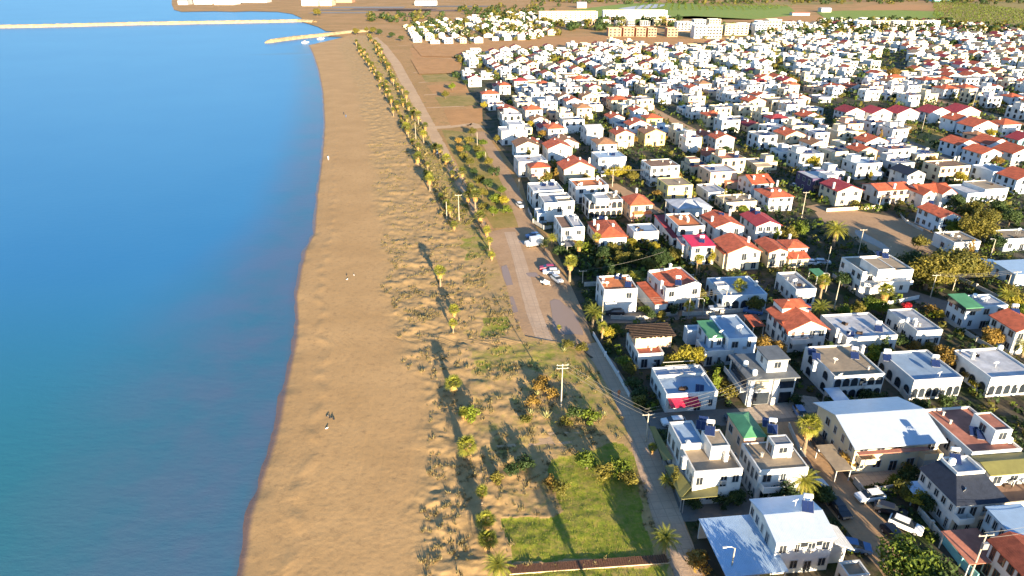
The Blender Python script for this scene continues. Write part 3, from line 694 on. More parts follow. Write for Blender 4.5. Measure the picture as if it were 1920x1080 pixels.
house('green hip roof house', 'white house with tan terrace and a green-brown pitched roof at its rear', 'flat', 6.2, (1425,884), (1512,871), (1393,832), roof='f_tan', st=2, nf=3, nl=5, win='rect', par=.12,
    extra=[('hip', 7.0, (1396,820), (1434,817), (1366,776), 'peach', 'f_green', 0, 2, .3, 24), ('flat', 8.6, (1453,836), (1473,834), (1444,822), 'white', 'f_grey', 6.2, 1, .1)],
    heat=[(1447,813,True,1.0), (1437,801,False,1.0)], chim=[(1480,846,.2)], bal=(.05, .55, 3.1), name='villa')
v, bx, loc = house('yellow villa', 'large pale yellow villa under a broad white sheet-metal gable roof', 'gabx', 5.7, (1606,836), (1768,827), (1545,757), wall='cream', roof='metal', st=2, nf=5, nl=5, ov=.7, pitch=17, bal=(.78, 1.0, 2.9), name='villa', chim=[])
x0, x1, y0, y1 = bx
b = MB(); b.box(x0-.3, x1-3, y0-1.6, y0-.75, 5.0, 5.15); b.build('front_gutter', M['f_terra'], v)
b = MB(); b.prism([(x1-3, .3), (x1+2.5, .3), (x1+2.5, 2.4), (x1-3, 2.9)], y0-1.2, y0+7, 'y'); b.build('side_porch', M['greyw'], v)
balcony(v, x0+.5, x0+3.2, y0, 2.9, 'cream')
canopy('pale blue metal canopy behind the left end of the yellow villa', (1572,760), (1600,757), (1524,731), 3.0, 'bluemetal', .3)
canopy('long low tan shed roof along the left side wall of the yellow villa', (1568,884), (1582,882), (1528,836), 2.4, 'f_tan', .1, name='shed')
house('pink terrace house', 'white house with terracotta roof terrace and long white stair tower', 'flat', 6.2, (1822,852), (1912,842), (1768,768), roof='f_terra', st=2, nf=4, nl=6, par=.4,
    extra=[('flat', 8.8, (1867,809), (1888,806), (1835,775), 'white', 'f_terra', 6.2, 1, .15)], heat=[(1842,815,False), (1828,808,False)], vtanks=[(1892,825)], name='villa')
dk, bx, loc = house('dark slate house', 'white house with dark blue slate skirt roof around a pale roof terrace', 'slab', 5.2, (1794,948), (1886,940), (1737,880), roof='f_dgrey', st=2, nf=4, nl=5, ov=.2, bal=(.0, .3, 2.8), name='villa')
x0, x1, y0, y1 = bx; H = 5.44
tx0, ty0, tz = x0+2.6, y0+4.2, H+1.5
b = MB()
b.face([(x0-.4, y0-.4, H), (x1+.3, y0-.4, H), (x1-.6, ty0, tz), (tx0, ty0, tz)]); b.face([(x0-.4, y1+.2, H), (x0-.4, y0-.4, H), (tx0, ty0, tz), (tx0, y1, tz)])
b.face([(x1+.3, y0-.4, H), (x1+.3, ty0, H), (x1-.6, ty0, tz)]); b.build('skirt_roof', M['f_slate'], dk, fix=False)
walls(dk, tx0, x1-.6, ty0, y1, H, tz+.5, tz, M['white'], name='terrace_wall'); b = MB(); b.box(tx0+.2, x1-.8, ty0+.2, y1-.2, tz-.2, tz); b.build('terrace_roof', M['f_blue'], dk)
heater(dk, x1-3.2, ty0+3.0, tz); put('water_tank', shared('vtank', m_vtank), dk, (tx0+1, ty0+2.5, tz))
house('olive gable house', 'cream house with olive and blue-black gable roof cut by the right edge', 'gabx', 5.8, (1858,889), (1950,880), (1826,856), wall='white', roof='f_olive', nf=3, nl=2, ov=.4, pitch=14)
house('dish terrace house', 'low cream house with brown terrace roof and big satellite dishes', 'flat', 3.4, (1880,948), (1960,940), (1868,900), wall='cream', roof='f_brown', st=1, nf=3, nl=2, dish=[(1903,903), (1925,905)])
house('blue metal roof house', 'white house with pale blue sheet roof right of the dirt street', 'mono', 5.5, (1903,1006), (1965,1000), (1843,957), wall='bluewhite', roof='bluemetal', nf=3, nl=4, ov=.3, pitch=3)
house('orange tile corner house', 'white house with orange clay tile roof in the lower right corner', 'gaby', 5.5, (1926,1082), (1990,1072), (1893,1012), wall='white', roof='y_red', nf=3, nl=4, fm='wood', pitch=22)
canopy('maroon sheet canopy over a yard beside the dirt street', (1818,1058), (1884,1046), (1764,998), 2.8, 'f_terra', .3)
canopy('small pale blue canopy on thin posts by the garden trees', (1713,926), (1743,923), (1702,911), 2.6, 'bluemetal', .2)
house('corner annex', 'small cream building at the bottom edge below the white metal-roofed house', 'flat', 3.2, (1590,1085), (1625,1080), (1578,1064), wall='white', roof='f_tan', st=1, nf=1, nl=1)
# second line of houses from the bottom
r12, bx, loc = house('blue-net roof house', 'single-storey white house with blue-grey roof and a red awning at the front', 'flat', 3.7, (1250,743), (1347,738), (1226,692), roof='f_blue', st=1, nf=4, nl=4, par=.4, heat=[(1312,728,False)], tanks=[])
x0, x1, y0, y1 = bx
b = MB(); b.box(x0+.25, x1-.25, 1.4, 1.7, 3.7, 4.3); b.build('parapet', M['white'], r12)
b = MB()
for i in range(6): b.tube([(x0+3.2+i*1.4, 1.9, 4.1), (x0+3.0+i*1.4, y1-.4, 4.1)], .05, 4)
for i in range(4): b.tube([(x0+2.8, 2.4+i*1.3, 4.15), (x1-.8, 2.4+i*1.3, 4.15)], .05, 4)
b.build('pergola_frame', M['frame'], r12)
aw = MB(); aw.prism([(y0-2.2, 2.5), (y0-.01, 3.2), (y0-.01, 3.28), (y0-2.2, 2.58)], x0+.2, x0+6, 'x'); aw.build('awning', M['f_crimson'], r12)
md, bx, loc = house('modern slab house', 'modern black and white house with overhanging grey slab roof and white upper box', 'slab', 5.8, (1405,712), (1486,698), (1363,669), roof='f_dgrey', st=2, nf=0, nl=0, ov=.5, wall='greyw',
    extra=[('slab', 8.7, (1441,676), (1477,672), (1424,652), 'white', 'f_dgrey', 6.0, 1)], heat=[], vtanks=[(1415,700,.2), (1398,683,.2)], tanks=[], name='villa')
x0, x1, y0, y1 = bx
for i, (a, c, z0, z1, m) in enumerate([(.02,.10,0,5.6,'white'), (.14,.42,3.7,5.4,'cream'), (.52,.62,0,5.6,'white'), (.66,.97,3.4,5.5,'glass'), (.14,.48,.1,2.7,'glass'), (.70,.95,.1,2.5,'glass')]):
    b = MB(); b.box(x0+(x1-x0)*a, x0+(x1-x0)*c, y0-(.5 if m != 'glass' else .06), y0-.003, z0, z1); b.build({'white':'pillar','cream':'balcony_front','glass':'glazing'}[m], M[m], md)
b = MB(); b.box(x0-.06, x0-.003, y0+.8, y1-.8, 3.3, 5.4); b.build('glazing', M['glass'], md)
b = MB(); b.box(x0-1.3, x0-.01, y0+.3, y1-.3, 2.8, 3.0); b.box(x0-1.3, x0-1.2, y0+.3, y1-.3, 3.002, 3.9); b.build('balcony', M['greyw'], md)
ar, bx, loc = house('tan arch house', 'white two-storey house with tan roof and arched front windows on both floors', 'flat', 5.2, (1565,709), (1659,703), (1505,653), roof='f_tan', st=2, nf=6, nl=2, win='arch', par=.35, heat=[(1531,668,False), (1523,659,False), (1603,666,True)], vtanks=[], chim=[(1528,680,0), (1618,650,0)], dish=[(1577,703)])
hb = house('long panel arch house', 'single-storey white house with wide pale roof and seven arched front windows', 'flat', 4.2, (1714,716), (1807,711), (1651,663), roof='f_blue', st=1, nf=7, nl=4, win='arch', par=.35, heat=[(1755,681,True), (1664,670,True)], dish=[(1763,700)])
house('grid roof arch house', 'white arched house with green-lined roof terrace at the right edge', 'flat', 4.2, (1858,711), (1945,704), (1798,658), roof='f_white', st=1, nf=6, nl=4, win='arch', par=.35, vtanks=[(1876,652)], chim=[(1825,664,0)])
house('broad white roof house', 'white house with broad pale lilac roof above the arched houses', 'flat', 4.0, (1588,636), (1680,628), (1549,592), roof='f_white', st=1, nf=4, nl=4, par=.35, heat=[(1595,627,False), (1648,616,True)], chim=[(1570,618,0), (1575,628,0)])
house('tank roof house', 'narrow white house with cluttered pale roof right of the red tarpaulin', 'flat', 4.0, (1720,623), (1763,617), (1666,582), roof='f_white', st=1, nf=3, nl=4, par=.3, vtanks=[(1703,600), (1715,601)], tanks=[(1690,605)], chim=[(1717,603,0)])
house('scarlet roof villa', 'white villa with scarlet tile roofs at several levels and red awning', 'gaby', 5.6, (1480,619), (1543,608), (1453,580), roof='x_red', nf=4, nl=4, ov=.5, pitch=26,
    extra=[('hip', 7.6, (1468,578), (1515,573), (1455,562), 'white', 'x_red', 3, 0, .2, 24), ('mono', 4.6, (1478,626), (1511,621), (1474,614), 'white', 'y_red', 0, 2, .2, 22)], chim=[(1475,577,1.6)], heat=[(1512,585,False,1.4)], bal=(.05, .5, 2.9), name='villa')
house('green canopy roof house', 'bluish white house with green sheet roof panel and grey flat roof', 'flat', 5.6, (1366,638), (1418,634), (1330,595), wall='bluewhite', roof='f_blue', st=2, nf=2, nl=3, par=.35, dish=[(1341,632), (1353,622)], tanks=[(1385,615)],
    extra=[('mono', 5.4, (1330,634), (1352,631), (1309,606), 'bluewhite', 'f_green', 0, 2, .2, 3), ('flat', 3.0, (1322,664), (1372,655), (1312,640), 'white', 'f_blue', 0, 3, .6), ('flat', 3.4, (1290,622), (1311,620), (1286,612), 'bluewhite', 'f_blue', 0, 0, .3)])
ru, bx, loc = house('timber pergola house', 'peach upper storey under a dark broken timber roof on a white terraced house', 'flat', 3.1, (1197,668), (1244,664), (1168,628), roof='f_terra', st=1, nf=2, nl=4, par=.5)
a_, u_, v_, rt, w, d = rect(6.0, (1190,633), (1263,626), (1177,609), math.degrees(ru.rotation_euler.z)); q = a_ - ru.location; qx, qy = q.dot(u_), q.dot(v_)
b = MB(); b.box(qx+.4, qx+w-.4, qy+.4, qy+d-.4, 3.0, 5.7); b.build('upper_wall', M['peach'], ru)
rn = random.Random(3); b = MB()
for i in range(26):
    x = qx-.6 + (w+.9)*i/26; b.box(x, x+.26+.2*rn.random(), qy-.6*rn.random(), qy+d+.6*rn.random(), 5.9+.04*rn.random(), 6.05+.08*rn.random())
for i in range(8):
    y = qy + d*i/8; b.box(qx-1.4*rn.random(), qx+w+.3*rn.random(), y, y+.16, 6.2, 6.32)
b.build('timber_roof', M['darkwood'], ru)
# third line
house('orange terrace house', 'tall white house with orange roof terrace behind white parapets, nearest the beach', 'flat', 6.2, (1133,546), (1195,542), (1117,520), roof='f_orange', st=2, nf=2, nl=2, par=.35, chim=[(1131,523,.4)], heat=[(1178,533,True), (1160,518,False)], bal=(.02, .35, 2.7))
house('butterfly roof house', 'white house with red butterfly roof between white parapets', 'butterfly', 6.3, (1249,542), (1309,530), (1221,509), rot=14, roof='x_red', nf=3, nl=3, chim=[(1241,527,-.2), (1257,498,.2)], heat=[(1272,531,True,.2)],
    extra=[('mono', 2.8, (1229,571), (1248,567), (1205,535), 'white', 'x_red', 0, 0, .2, 4)])
house('blue arch house', 'low white house with pale blue flat roof and three blue arched windows', 'flat', 3.8, (1356,557), (1437,551), (1322,523), wall='bluewhite', roof='f_blue', st=1, nf=5, nl=4, win='arch', par=.3, extra=[('flat', 4.6, (1345,538), (1362,535), (1338,530), 'white', 'f_white', 0, 1, .2)], chim=[(1418,529,0)])
house('lane arch house', 'narrow white house with grey roof and arched rear wall', 'flat', 4.0, (1493,546), (1527,541), (1452,514), roof='f_grey', st=1, nf=2, nl=4, par=.5, tanks=[(1490,528)])
bg_, bx, loc = house('big white cube house', 'large white modern house with deep front balcony and roof stair block', 'flat', 6.2, (1618,512), (1706,503), (1578,484), roof='f_tan', st=2, nf=3, nl=4, par=.35,
    extra=[('flat', 8.4, (1647,506), (1676,503), (1630,484), 'white', 'f_tan', 6.2, 0, .12)], heat=[(1657,494,True,2.2), (1646,490,False,2.2)], bal=(.02, .98, 3.0), name='villa')
house('green balcony house', 'bluish white house with sloping green roof over a glazed corner balcony', 'flat', 5.6, (1814,578), (1880,568), (1779,557), wall='bluewhite', roof='f_white', st=2, nf=3, nl=3, par=.3, vtanks=[(1828,555), (1842,560)],
    extra=[('mono', 6.6, (1812,578), (1836,573), (1778,557), 'glass', 'f_green', 5.7, 0, .2, 5)])
house('scarlet edge house', 'white house with bright orange-red tile roof at the right edge', 'gaby', 5.8, (1907,621), (1955,612), (1859,592), roof='x_red', nf=3, nl=3, pitch=22, heat=[(1903,590,True,.8)])
# fourth line, right of the shrubby plot
house('pink parapet house', 'pink and white house with red terrace and maroon side roof', 'flat', 6.0, (1273,428), (1320,424), (1260,403), wall='white', roof='f_orange', nf=3, nl=3, par=.45, vtanks=[(1276,408), (1307,402)], chim=[(1290,410,0)],
    extra=[('mono', 3.2, (1262,446), (1274,443), (1250,410), 'white', 'maroon', 0, 2, .2, 4)], fm='wood')
house('crimson roof house', 'white house with bright crimson sheet roof', 'mono', 5.6, (1298,463), (1342,462), (1293,444), roof='f_crimson', nf=2, nl=2, ov=.2, pitch=3, heat=[(1316,452,True)], extra=[('mono', 4.4, (1280,460), (1298,453), (1271,449), 'white', 'pink', 0, 1, .2, 4)])
house('twin slope house', 'white house with two red roof slopes inside raised white gables', 'gaby', 5.4, (1340,428), (1391,422), (1319,404), roof='x_red', nf=2, nl=3, pitch=20, ov=.1, chim=[(1335,412,.8), (1368,402,1.4)], heat=[(1352,409,False,1.2)])
house('long maroon roof house', 'white house with long maroon gable roof carrying solar panels', 'gaby', 5.4, (1419,424), (1466,423), (1395,402), roof='maroon', nf=3, nl=3, pitch=20, heat=[(1420,405,True,1.0), (1410,399,True,1.0)], bal=(.6, 1.0, 2.8))
house('cream dormer house', 'cream house with patchy orange-red roof and raised front gables', 'gaby', 5.4, (1366,474), (1418,464), (1351,449), wall='cream', roof='x_red', nf=3, nl=3, pitch=22, extra=[('gaby', 4.4, (1358,477), (1378,473), (1351,458), 'cream', 'x_red', 0, 1, .2, 24)], chim=[(1403,452,1)])
house('red ell house', 'cream house with red L-shaped roof behind the yellow-green trees', 'gaby', 4.6, (1443,473), (1475,469), (1429,451), wall='cream', roof='x_red', nf=2, nl=3, pitch=20, extra=[('hip', 4.6, (1478,466), (1512,462), (1465,450), 'white', 'x_red', 0, 2, .2, 20), ('mono', 2.7, (1480,486), (1513,481), (1478,476), 'cream', 'y_red', 0, 1, .2, 15)], chim=[(1480,447,1)])
house('hip roof tank house', 'white house with red hipped roof and two round rooftop tanks', 'hip', 5.0, (1443,371), (1487,368), (1418,351), roof='x_red', nf=3, nl=3, vtanks=[(1447,362,.8), (1461,362,.8)], chim=[(1457,345,1)])
house('paired red roof house', 'white house with red roof tucked behind the hipped tank house', 'gabx', 5.2, (1411,345), (1447,341), (1398,328), roof='y_red', nf=3, nl=3, vtanks=[(1430,335,.6)], chim=[(1413,336,1)])
house('tan roof yellow house', 'yellow house with plain tan flat roof', 'flat', 5.4, (1253,350), (1299,347), (1243,331), wall='yellow', roof='f_tan', nf=2, nl=2, par=.3)
house('brown roof block', 'three-storey white block with brown roof and white front balconies', 'flat', 7.6, (1221,314), (1273,310), (1189,293), roof='f_brown', st=3, nf=4, nl=6, par=.25, bal=(.1, .8, 5.0, 'white'), name='apartment_house')
house('beam roof bungalow', 'low pale bungalow with stacked timber on its tan roof', 'flat', 3.0, (1362,382), (1415,376), (1340,368), roof='f_tan', st=1, nf=3, nl=3, wall='cream', chim=[(1382,366,0), (1405,367,0)])
house('lilac roof bungalow', 'low white bungalow with lilac-white hipped sheet roof', 'hip', 3.0, (1270,392), (1332,387), (1262,371), roof='f_white', st=1, nf=3, nl=2, pitch=14)
house('pale courtyard bungalow', 'low pale bungalow beside the yellow tan-roofed house', 'flat', 3.0, (1329,363), (1360,359), (1313,346), roof='f_white', st=1, nf=2, nl=2, wall='white')
# beach front block left
house('stepped cube house', 'white modern house of stepped cubes facing the grass verge', 'flat', 6.0, (1021,384), (1076,380), (1013,366), roof='f_white', nf=3, nl=2, par=.6, extra=[('flat', 6.6, (1046,381), (1076,378), (1043,372), 'white', 'f_tan', 5.5, 0, .6), ('flat', 3.2, (1008,402), (1024,400), (1004,392), 'bluewhite', 'f_blue', 0, 1, .3)])
house('arched loggia house', 'white house with arched side loggia behind the stepped cube house', 'flat', 5.8, (1000,361), (1054,355), (993,345), roof='f_white', nf=3, nl=2, win='arch', par=.5, heat=[(1020,346,False), (1035,345,True)])
house('maroon panel roof house', 'white house with maroon and brown roof panels beside the parked van', 'flat', 5.8, (1053,430), (1095,426), (1043,406), roof='f_brown', nf=2, nl=3, par=.35, extra=[('flat', 6.3, (1076,428), (1095,426), (1066,404), 'white', 'f_white', 5.5, 0, .4)], tanks=[(1080,410)], bal=(.05, .95, 2.9))
house('arcade house', 'white two-storey house with rows of arched openings on its front', 'flat', 6.0, (1105,379), (1167,375), (1095,364), roof='f_tan', nf=6, nl=2, win='arch', par=.35, fm='wood', extra=[('flat', 8.2, (1118,374), (1142,372), (1115,365), 'white', 'f_white', 6, 0, .2)], chim=[(1155,360,.2)])
house('orange hip bungalow', 'white bungalow with orange hipped roof, several chimneys and a solar panel', 'hip', 3.8, (1124,446), (1173,441), (1101,416), roof='x_red', st=1, nf=4, nl=3, chim=[(1114,419,1), (1121,428,1), (1136,415,1.2), (1149,427,1)], heat=[(1127,415,False,1.2)], pitch=24)
house('pale cube bungalow', 'pale lilac-white flat-roofed bungalow beside the shrubby plot', 'flat', 4.4, (1189,437), (1234,433), (1175,422), roof='f_blue', st=1, nf=2, nl=2, par=.3)
house('orange tower house', 'small orange-roofed house with stacked hipped roofs', 'hip', 5.6, (1183,385), (1222,381), (1176,369), roof='x_red', nf=2, nl=2, wall='peach', pitch=30, chim=[(1193,363,1.6)], extra=[('mono', 2.9, (1190,402), (1220,399), (1187,392), 'pink', 'f_orange', 0, 0, .2, 16)])
house('cluttered red terrace house', 'white house with cluttered red terrace and scalloped parapet', 'flat', 5.8, (1080,353), (1140,349), (1074,338), roof='f_orange', nf=3, nl=2, par=.6, vtanks=[(1090,345), (1125,345)], chim=[(1120,333,.4)])
house('red gable cream house', 'cream house with broad red gable roof and arched gable windows', 'gaby', 5.8, (1058,318), (1115,315), (1053,302), wall='cream', roof='x_red', nf=2, nl=2, pitch=24, chim=[(1065,304,1), (1087,304,1.6), (1105,302,1)])
house('little orange house', 'narrow cream house with small orange roof and red balcony band', 'hip', 5.8, (996,315), (1031,313), (991,307), wall='cream', roof='y_red', nf=2, nl=2, bal=(.0, 1.0, 2.8, 'pink'))
house('front row white block', 'white flat-roofed house at the verge, left of the red gable cream house', 'flat', 5.8, (973,306), (1026,303), (970,292), roof='f_white', nf=3, nl=1, par=.5)
house('lone pale cube', 'white cube house with blue-white roof left of the yellow tree', 'flat', 5.8, (1123,298), (1173,294), (1115,285), roof='f_blue', nf=3, nl=2, par=.35, heat=[(1150,289,False)])
house('brown gable house', 'white house with brown gable roof at the verge corner', 'gaby', 5.8, (969,275), (1010,273), (965,264), roof='browntile', nf=2, nl=1, pitch=22)
house('orange gable house', 'white house with orange gable roof right of the brown gable house', 'gaby', 5.4, (1028,279), (1072,276), (1022,266), roof='x_red', nf=3, nl=1, pitch=22, chim=[(1040,266,1)])
house('green top tower', 'tall white house with pale green roof in front of the long dark wall', 'gabx', 7.4, (1101,243), (1130,241), (1091,233), roof='f_white', wall='white', st=2, nf=1, nl=2, pitch=12)
house('white stepped terrace', 'white stepped terrace of cubes along the verge road', 'flat', 6.2, (941,248), (985,242), (925,216), roof='f_white', nf=3, nl=3, par=.5, extra=[('flat', 8.0, (955,236), (980,233), (945,216), 'white', 'f_white', 6, 1, .4)])
# right of the dirt lot
house('purple side house', 'white-roofed house with dark purple side wall and orange-brown balcony', 'flat', 6.0, (1524,336), (1573,331), (1503,320), wall='purple', roof='f_white', nf=3, nl=3, par=.2, bal=(.05, .6, 2.9, 'f_brown'), extra=[('flat', 7.6, (1552,330), (1570,328), (1548,322), 'white', 'f_white', 6, 0, .2)])
house('maroon gable lot house', 'cream house with maroon gable roof facing the muddy lot', 'gaby', 5.6, (1571,359), (1619,357), (1549,342), wall='cream', roof='maroon', nf=2, nl=3, pitch=20, chim=[(1563,349,1), (1590,340,1.4)])
house('orange roof lot house', 'white house with wide orange roof and front balcony behind the muddy lot', 'gabx', 5.2, (1648,358), (1707,353), (1627,344), roof='y_red', nf=5, nl=3, pitch=16, bal=(.1, .9, 2.8, 'peach'), chim=[(1677,350,.8)], fm='wood')
house('double gable house', 'white house with red roof and two white front gables', 'gabx', 5.2, (1727,362), (1786,358), (1716,347), roof='y_red', nf=4, nl=2, pitch=20, extra=[('gaby', 5.2, (1732,366), (1752,364), (1724,352), 'white', 'x_red', 0, 1, .2, 34), ('gaby', 5.2, (1768,364), (1790,361), (1758,350), 'white', 'x_red', 0, 1, .2, 34)])
house('blue side red house', 'white house with red gable roof and bluish side wall right of the muddy lot', 'gaby', 5.4, (1765,408), (1800,405), (1725,384), wall='bluewhite', roof='x_red', nf=2, nl=4, pitch=20, chim=[(1760,388,1.2)], heat=[(1745,383,False,.8)])
house('white bungalow by the big tree', 'white flat-roofed bungalow behind the big olive-coloured tree', 'flat', 3.6, (1790,457), (1834,452), (1760,437), roof='f_tan', st=1, nf=3, nl=3, par=.4, vtanks=[(1785,440)])
house('blue corner bungalow', 'bluish white bungalow at the right edge with a roof tank', 'flat', 3.6, (1886,450), (1945,443), (1862,433), wall='bluewhite', roof='f_tan', st=1, nf=3, nl=3, par=.3, tanks=[(1910,432)])
house('blue roof edge bungalow', 'bungalow with pale blue sheet roof at the right edge by the street poles', 'mono', 3.3, (1905,515), (1960,508), (1893,492), wall='bluewhite', roof='bluemetal', st=1, nf=3, nl=2, pitch=3)
house('black gable house', 'white house with black gable roof above the muddy lot', 'gaby', 5.4, (1703,328), (1733,325), (1680,315), roof='f_slate', nf=2, nl=2, pitch=24)
house('unfinished cream house', 'unfinished cream two-storey house with empty window openings', 'flat', 5.8, (1764,315), (1818,311), (1744,303), wall='cream', roof='f_brown', nf=5, nl=2, par=.4, fm='wood', chim=[(1790,297,.5), (1797,297,.5)])
house('broad tan roof house', 'wide low white house with tan roof and grey side wall', 'flat', 4.6, (1848,356), (1885,351), (1808,334), wall='white', roof='f_tan', st=1, nf=4, nl=4, par=.2, extra=[('flat', 3.4, (1815,364), (1850,361), (1785,346), 'bluewhite', 'f_white', 0, 2, .3)])
for nm, lb, FL, FR, BL, wl, rf in [
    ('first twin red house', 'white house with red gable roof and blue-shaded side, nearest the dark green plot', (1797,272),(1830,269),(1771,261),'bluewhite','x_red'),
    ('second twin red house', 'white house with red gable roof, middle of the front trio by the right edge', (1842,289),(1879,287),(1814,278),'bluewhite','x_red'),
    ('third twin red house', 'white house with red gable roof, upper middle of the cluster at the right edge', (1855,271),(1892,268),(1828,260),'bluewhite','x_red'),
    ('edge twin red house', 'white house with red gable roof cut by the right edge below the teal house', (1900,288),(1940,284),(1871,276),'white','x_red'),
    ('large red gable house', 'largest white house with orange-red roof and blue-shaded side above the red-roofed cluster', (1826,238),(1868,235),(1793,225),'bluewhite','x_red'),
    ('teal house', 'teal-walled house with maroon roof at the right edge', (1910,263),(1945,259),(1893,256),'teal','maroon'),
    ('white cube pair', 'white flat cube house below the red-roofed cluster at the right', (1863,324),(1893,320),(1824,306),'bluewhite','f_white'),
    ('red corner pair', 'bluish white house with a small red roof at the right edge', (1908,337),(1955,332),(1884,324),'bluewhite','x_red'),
    ('red row house one', 'white house with maroon gable roof, leftmost of five in a row', (1587,211),(1620,209),(1580,202),'white','maroon'),
    ('red row house two', 'white house with maroon gable roof, second of five in a row from the left', (1636,213),(1668,210),(1627,202),'white','maroon'),
    ('red row house three', 'white house with maroon gable roof, middle one of five in a row', (1684,213),(1719,210),(1673,202),'white','maroon'),
    ('red row house four', 'white house with maroon gable roof, fourth of five in a row from the left', (1743,212),(1778,209),(1731,201),'white','maroon'),
    ('red row house five', 'white house with maroon gable roof, rightmost of five in a row', (1795,211),(1829,207),(1782,200),'white','maroon')]:
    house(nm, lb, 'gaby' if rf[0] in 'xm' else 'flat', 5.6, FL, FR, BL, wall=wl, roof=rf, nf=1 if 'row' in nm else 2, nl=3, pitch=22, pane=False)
NEAR_N = len(HOUSES)
# ------------------------------------------------------------------ the rest of the estate, on its grid
ESTATE = [(868,104),(1000,96),(1120,90),(1150,84),(1290,94),(1440,72),(1470,50),(1600,40),(1760,44),(1960,60),(2060,120),(2060,330),(1900,300),(1830,300),(1760,300),(1745,318),(1700,335),(1640,338),(1560,345),(1500,318),(1420,332),(1390,360),(1330,345),(1300,330),(1275,295),(1190,292),(1180,280),(1110,300),(1040,300),(972,292),(945,240),(915,205),(862,150)]
GAPS = [[(1662,232),(1705,222),(1770,236),(1785,262),(1775,292),(1700,268)], [(1180,180),(1200,182),(1310,240),(1295,254),(1230,222)], [(1640,100),(1700,100),(1700,140),(1640,140)], [(1715,172),(1800,196),(1960,240),(1960,254),(1790,208),(1710,182)],
        [(1570,196),(1840,196),(1840,222),(1570,222)], [(1690,255),(1760,285),(1900,350),(1860,350),(1740,300)]]
def radius_hit(x, y, r, lst, q=.82):
    for h in lst:
        if (h[0]-x)**2 + (h[1]-y)**2 < ((h[2]+r)*q)**2: return True
    return False
FROT = R(11.0); fu, fv = Vector((cos(FROT), sin(FROT), 0)), Vector((-sin(FROT), cos(FROT), 0)); F0 = ground(960, 300)
cells = []; rnd = random.Random(21)
for k in range(-10, 46):
    vv = 2 + (k//2)*35.0 + (k % 2)*15.5
    for j in range(-30, 80):
        uu = j*14.2 + (j//8)*6.0 + rnd.uniform(-.8, .8)
        p = F0 + fu*uu + fv*(vv + rnd.uniform(-1.2, 1.2)); px, py = pixel((p.x, p.y, 0))
        ww = rnd.uniform(7.2, 11.2); dd = rnd.uniform(7.5, 11); q = (rnd.random(), rnd.random(), rnd.random(), rnd.random())
        if px > 1975 or not inside(px, py, ESTATE) or any(inside(px, py, g) for g in GAPS): continue
        if rnd.random() < .15: continue
        if radius_hit(p.x, p.y, .5*math.hypot(ww, dd), HOUSES[:NEAR_N], .80): continue
        cells.append([p.y, p, ww, dd, k, px, py, q])
cells.sort(key=lambda c: c[0]); N_IND = 296 - NEAR_N
ind, rest = cells[:N_IND], cells[N_IND:]
rows = {}
for c in ind: rows.setdefault(c[4], []).append(c)
for n, k in enumerate(sorted(rows), 1):
    for i, c in enumerate(sorted(rows[k], key=lambda c: c[5]), 1): c += [n, i]
def style(px, q):
    red = .46 if px < 1230 else (.22 if px < 1480 else (.22 if px < 1740 else .55))
    if py_red(q[0], red): roof = ['x_red', 'x_red', 'maroon', 'x_red', 'browntile'][int(q[1]*5)]; kind = ['gaby', 'hip', 'gaby'][int(q[2]*3)]
    else: roof = ['f_white', 'f_white', 'f_grey', 'f_tan', 'f_blue', 'f_white', 'f_terra'][int(q[1]*7)]; kind = 'flat'
    wall = 'white' if q[3] < .52 else ('cream' if q[3] < .74 else ('bluewhite' if q[3] < .83 else ('greyw' if q[3] < .92 else ('peach' if q[3] < .97 else 'yellow'))))
    return kind, roof, wall
def py_red(a, b): return a < b
WN = {'greyw':'grey','peach':'peach','white':'white','cream':'cream','bluewhite':'bluish white','yellow':'yellow'}; RN = {'x_red':'red','maroon':'maroon','browntile':'brown','f_white':'white','f_grey':'grey','f_tan':'tan','f_blue':'pale blue','f_terra':'terracotta'}
KN = {'gaby':'gable','hip':'hipped','flat':'flat'}
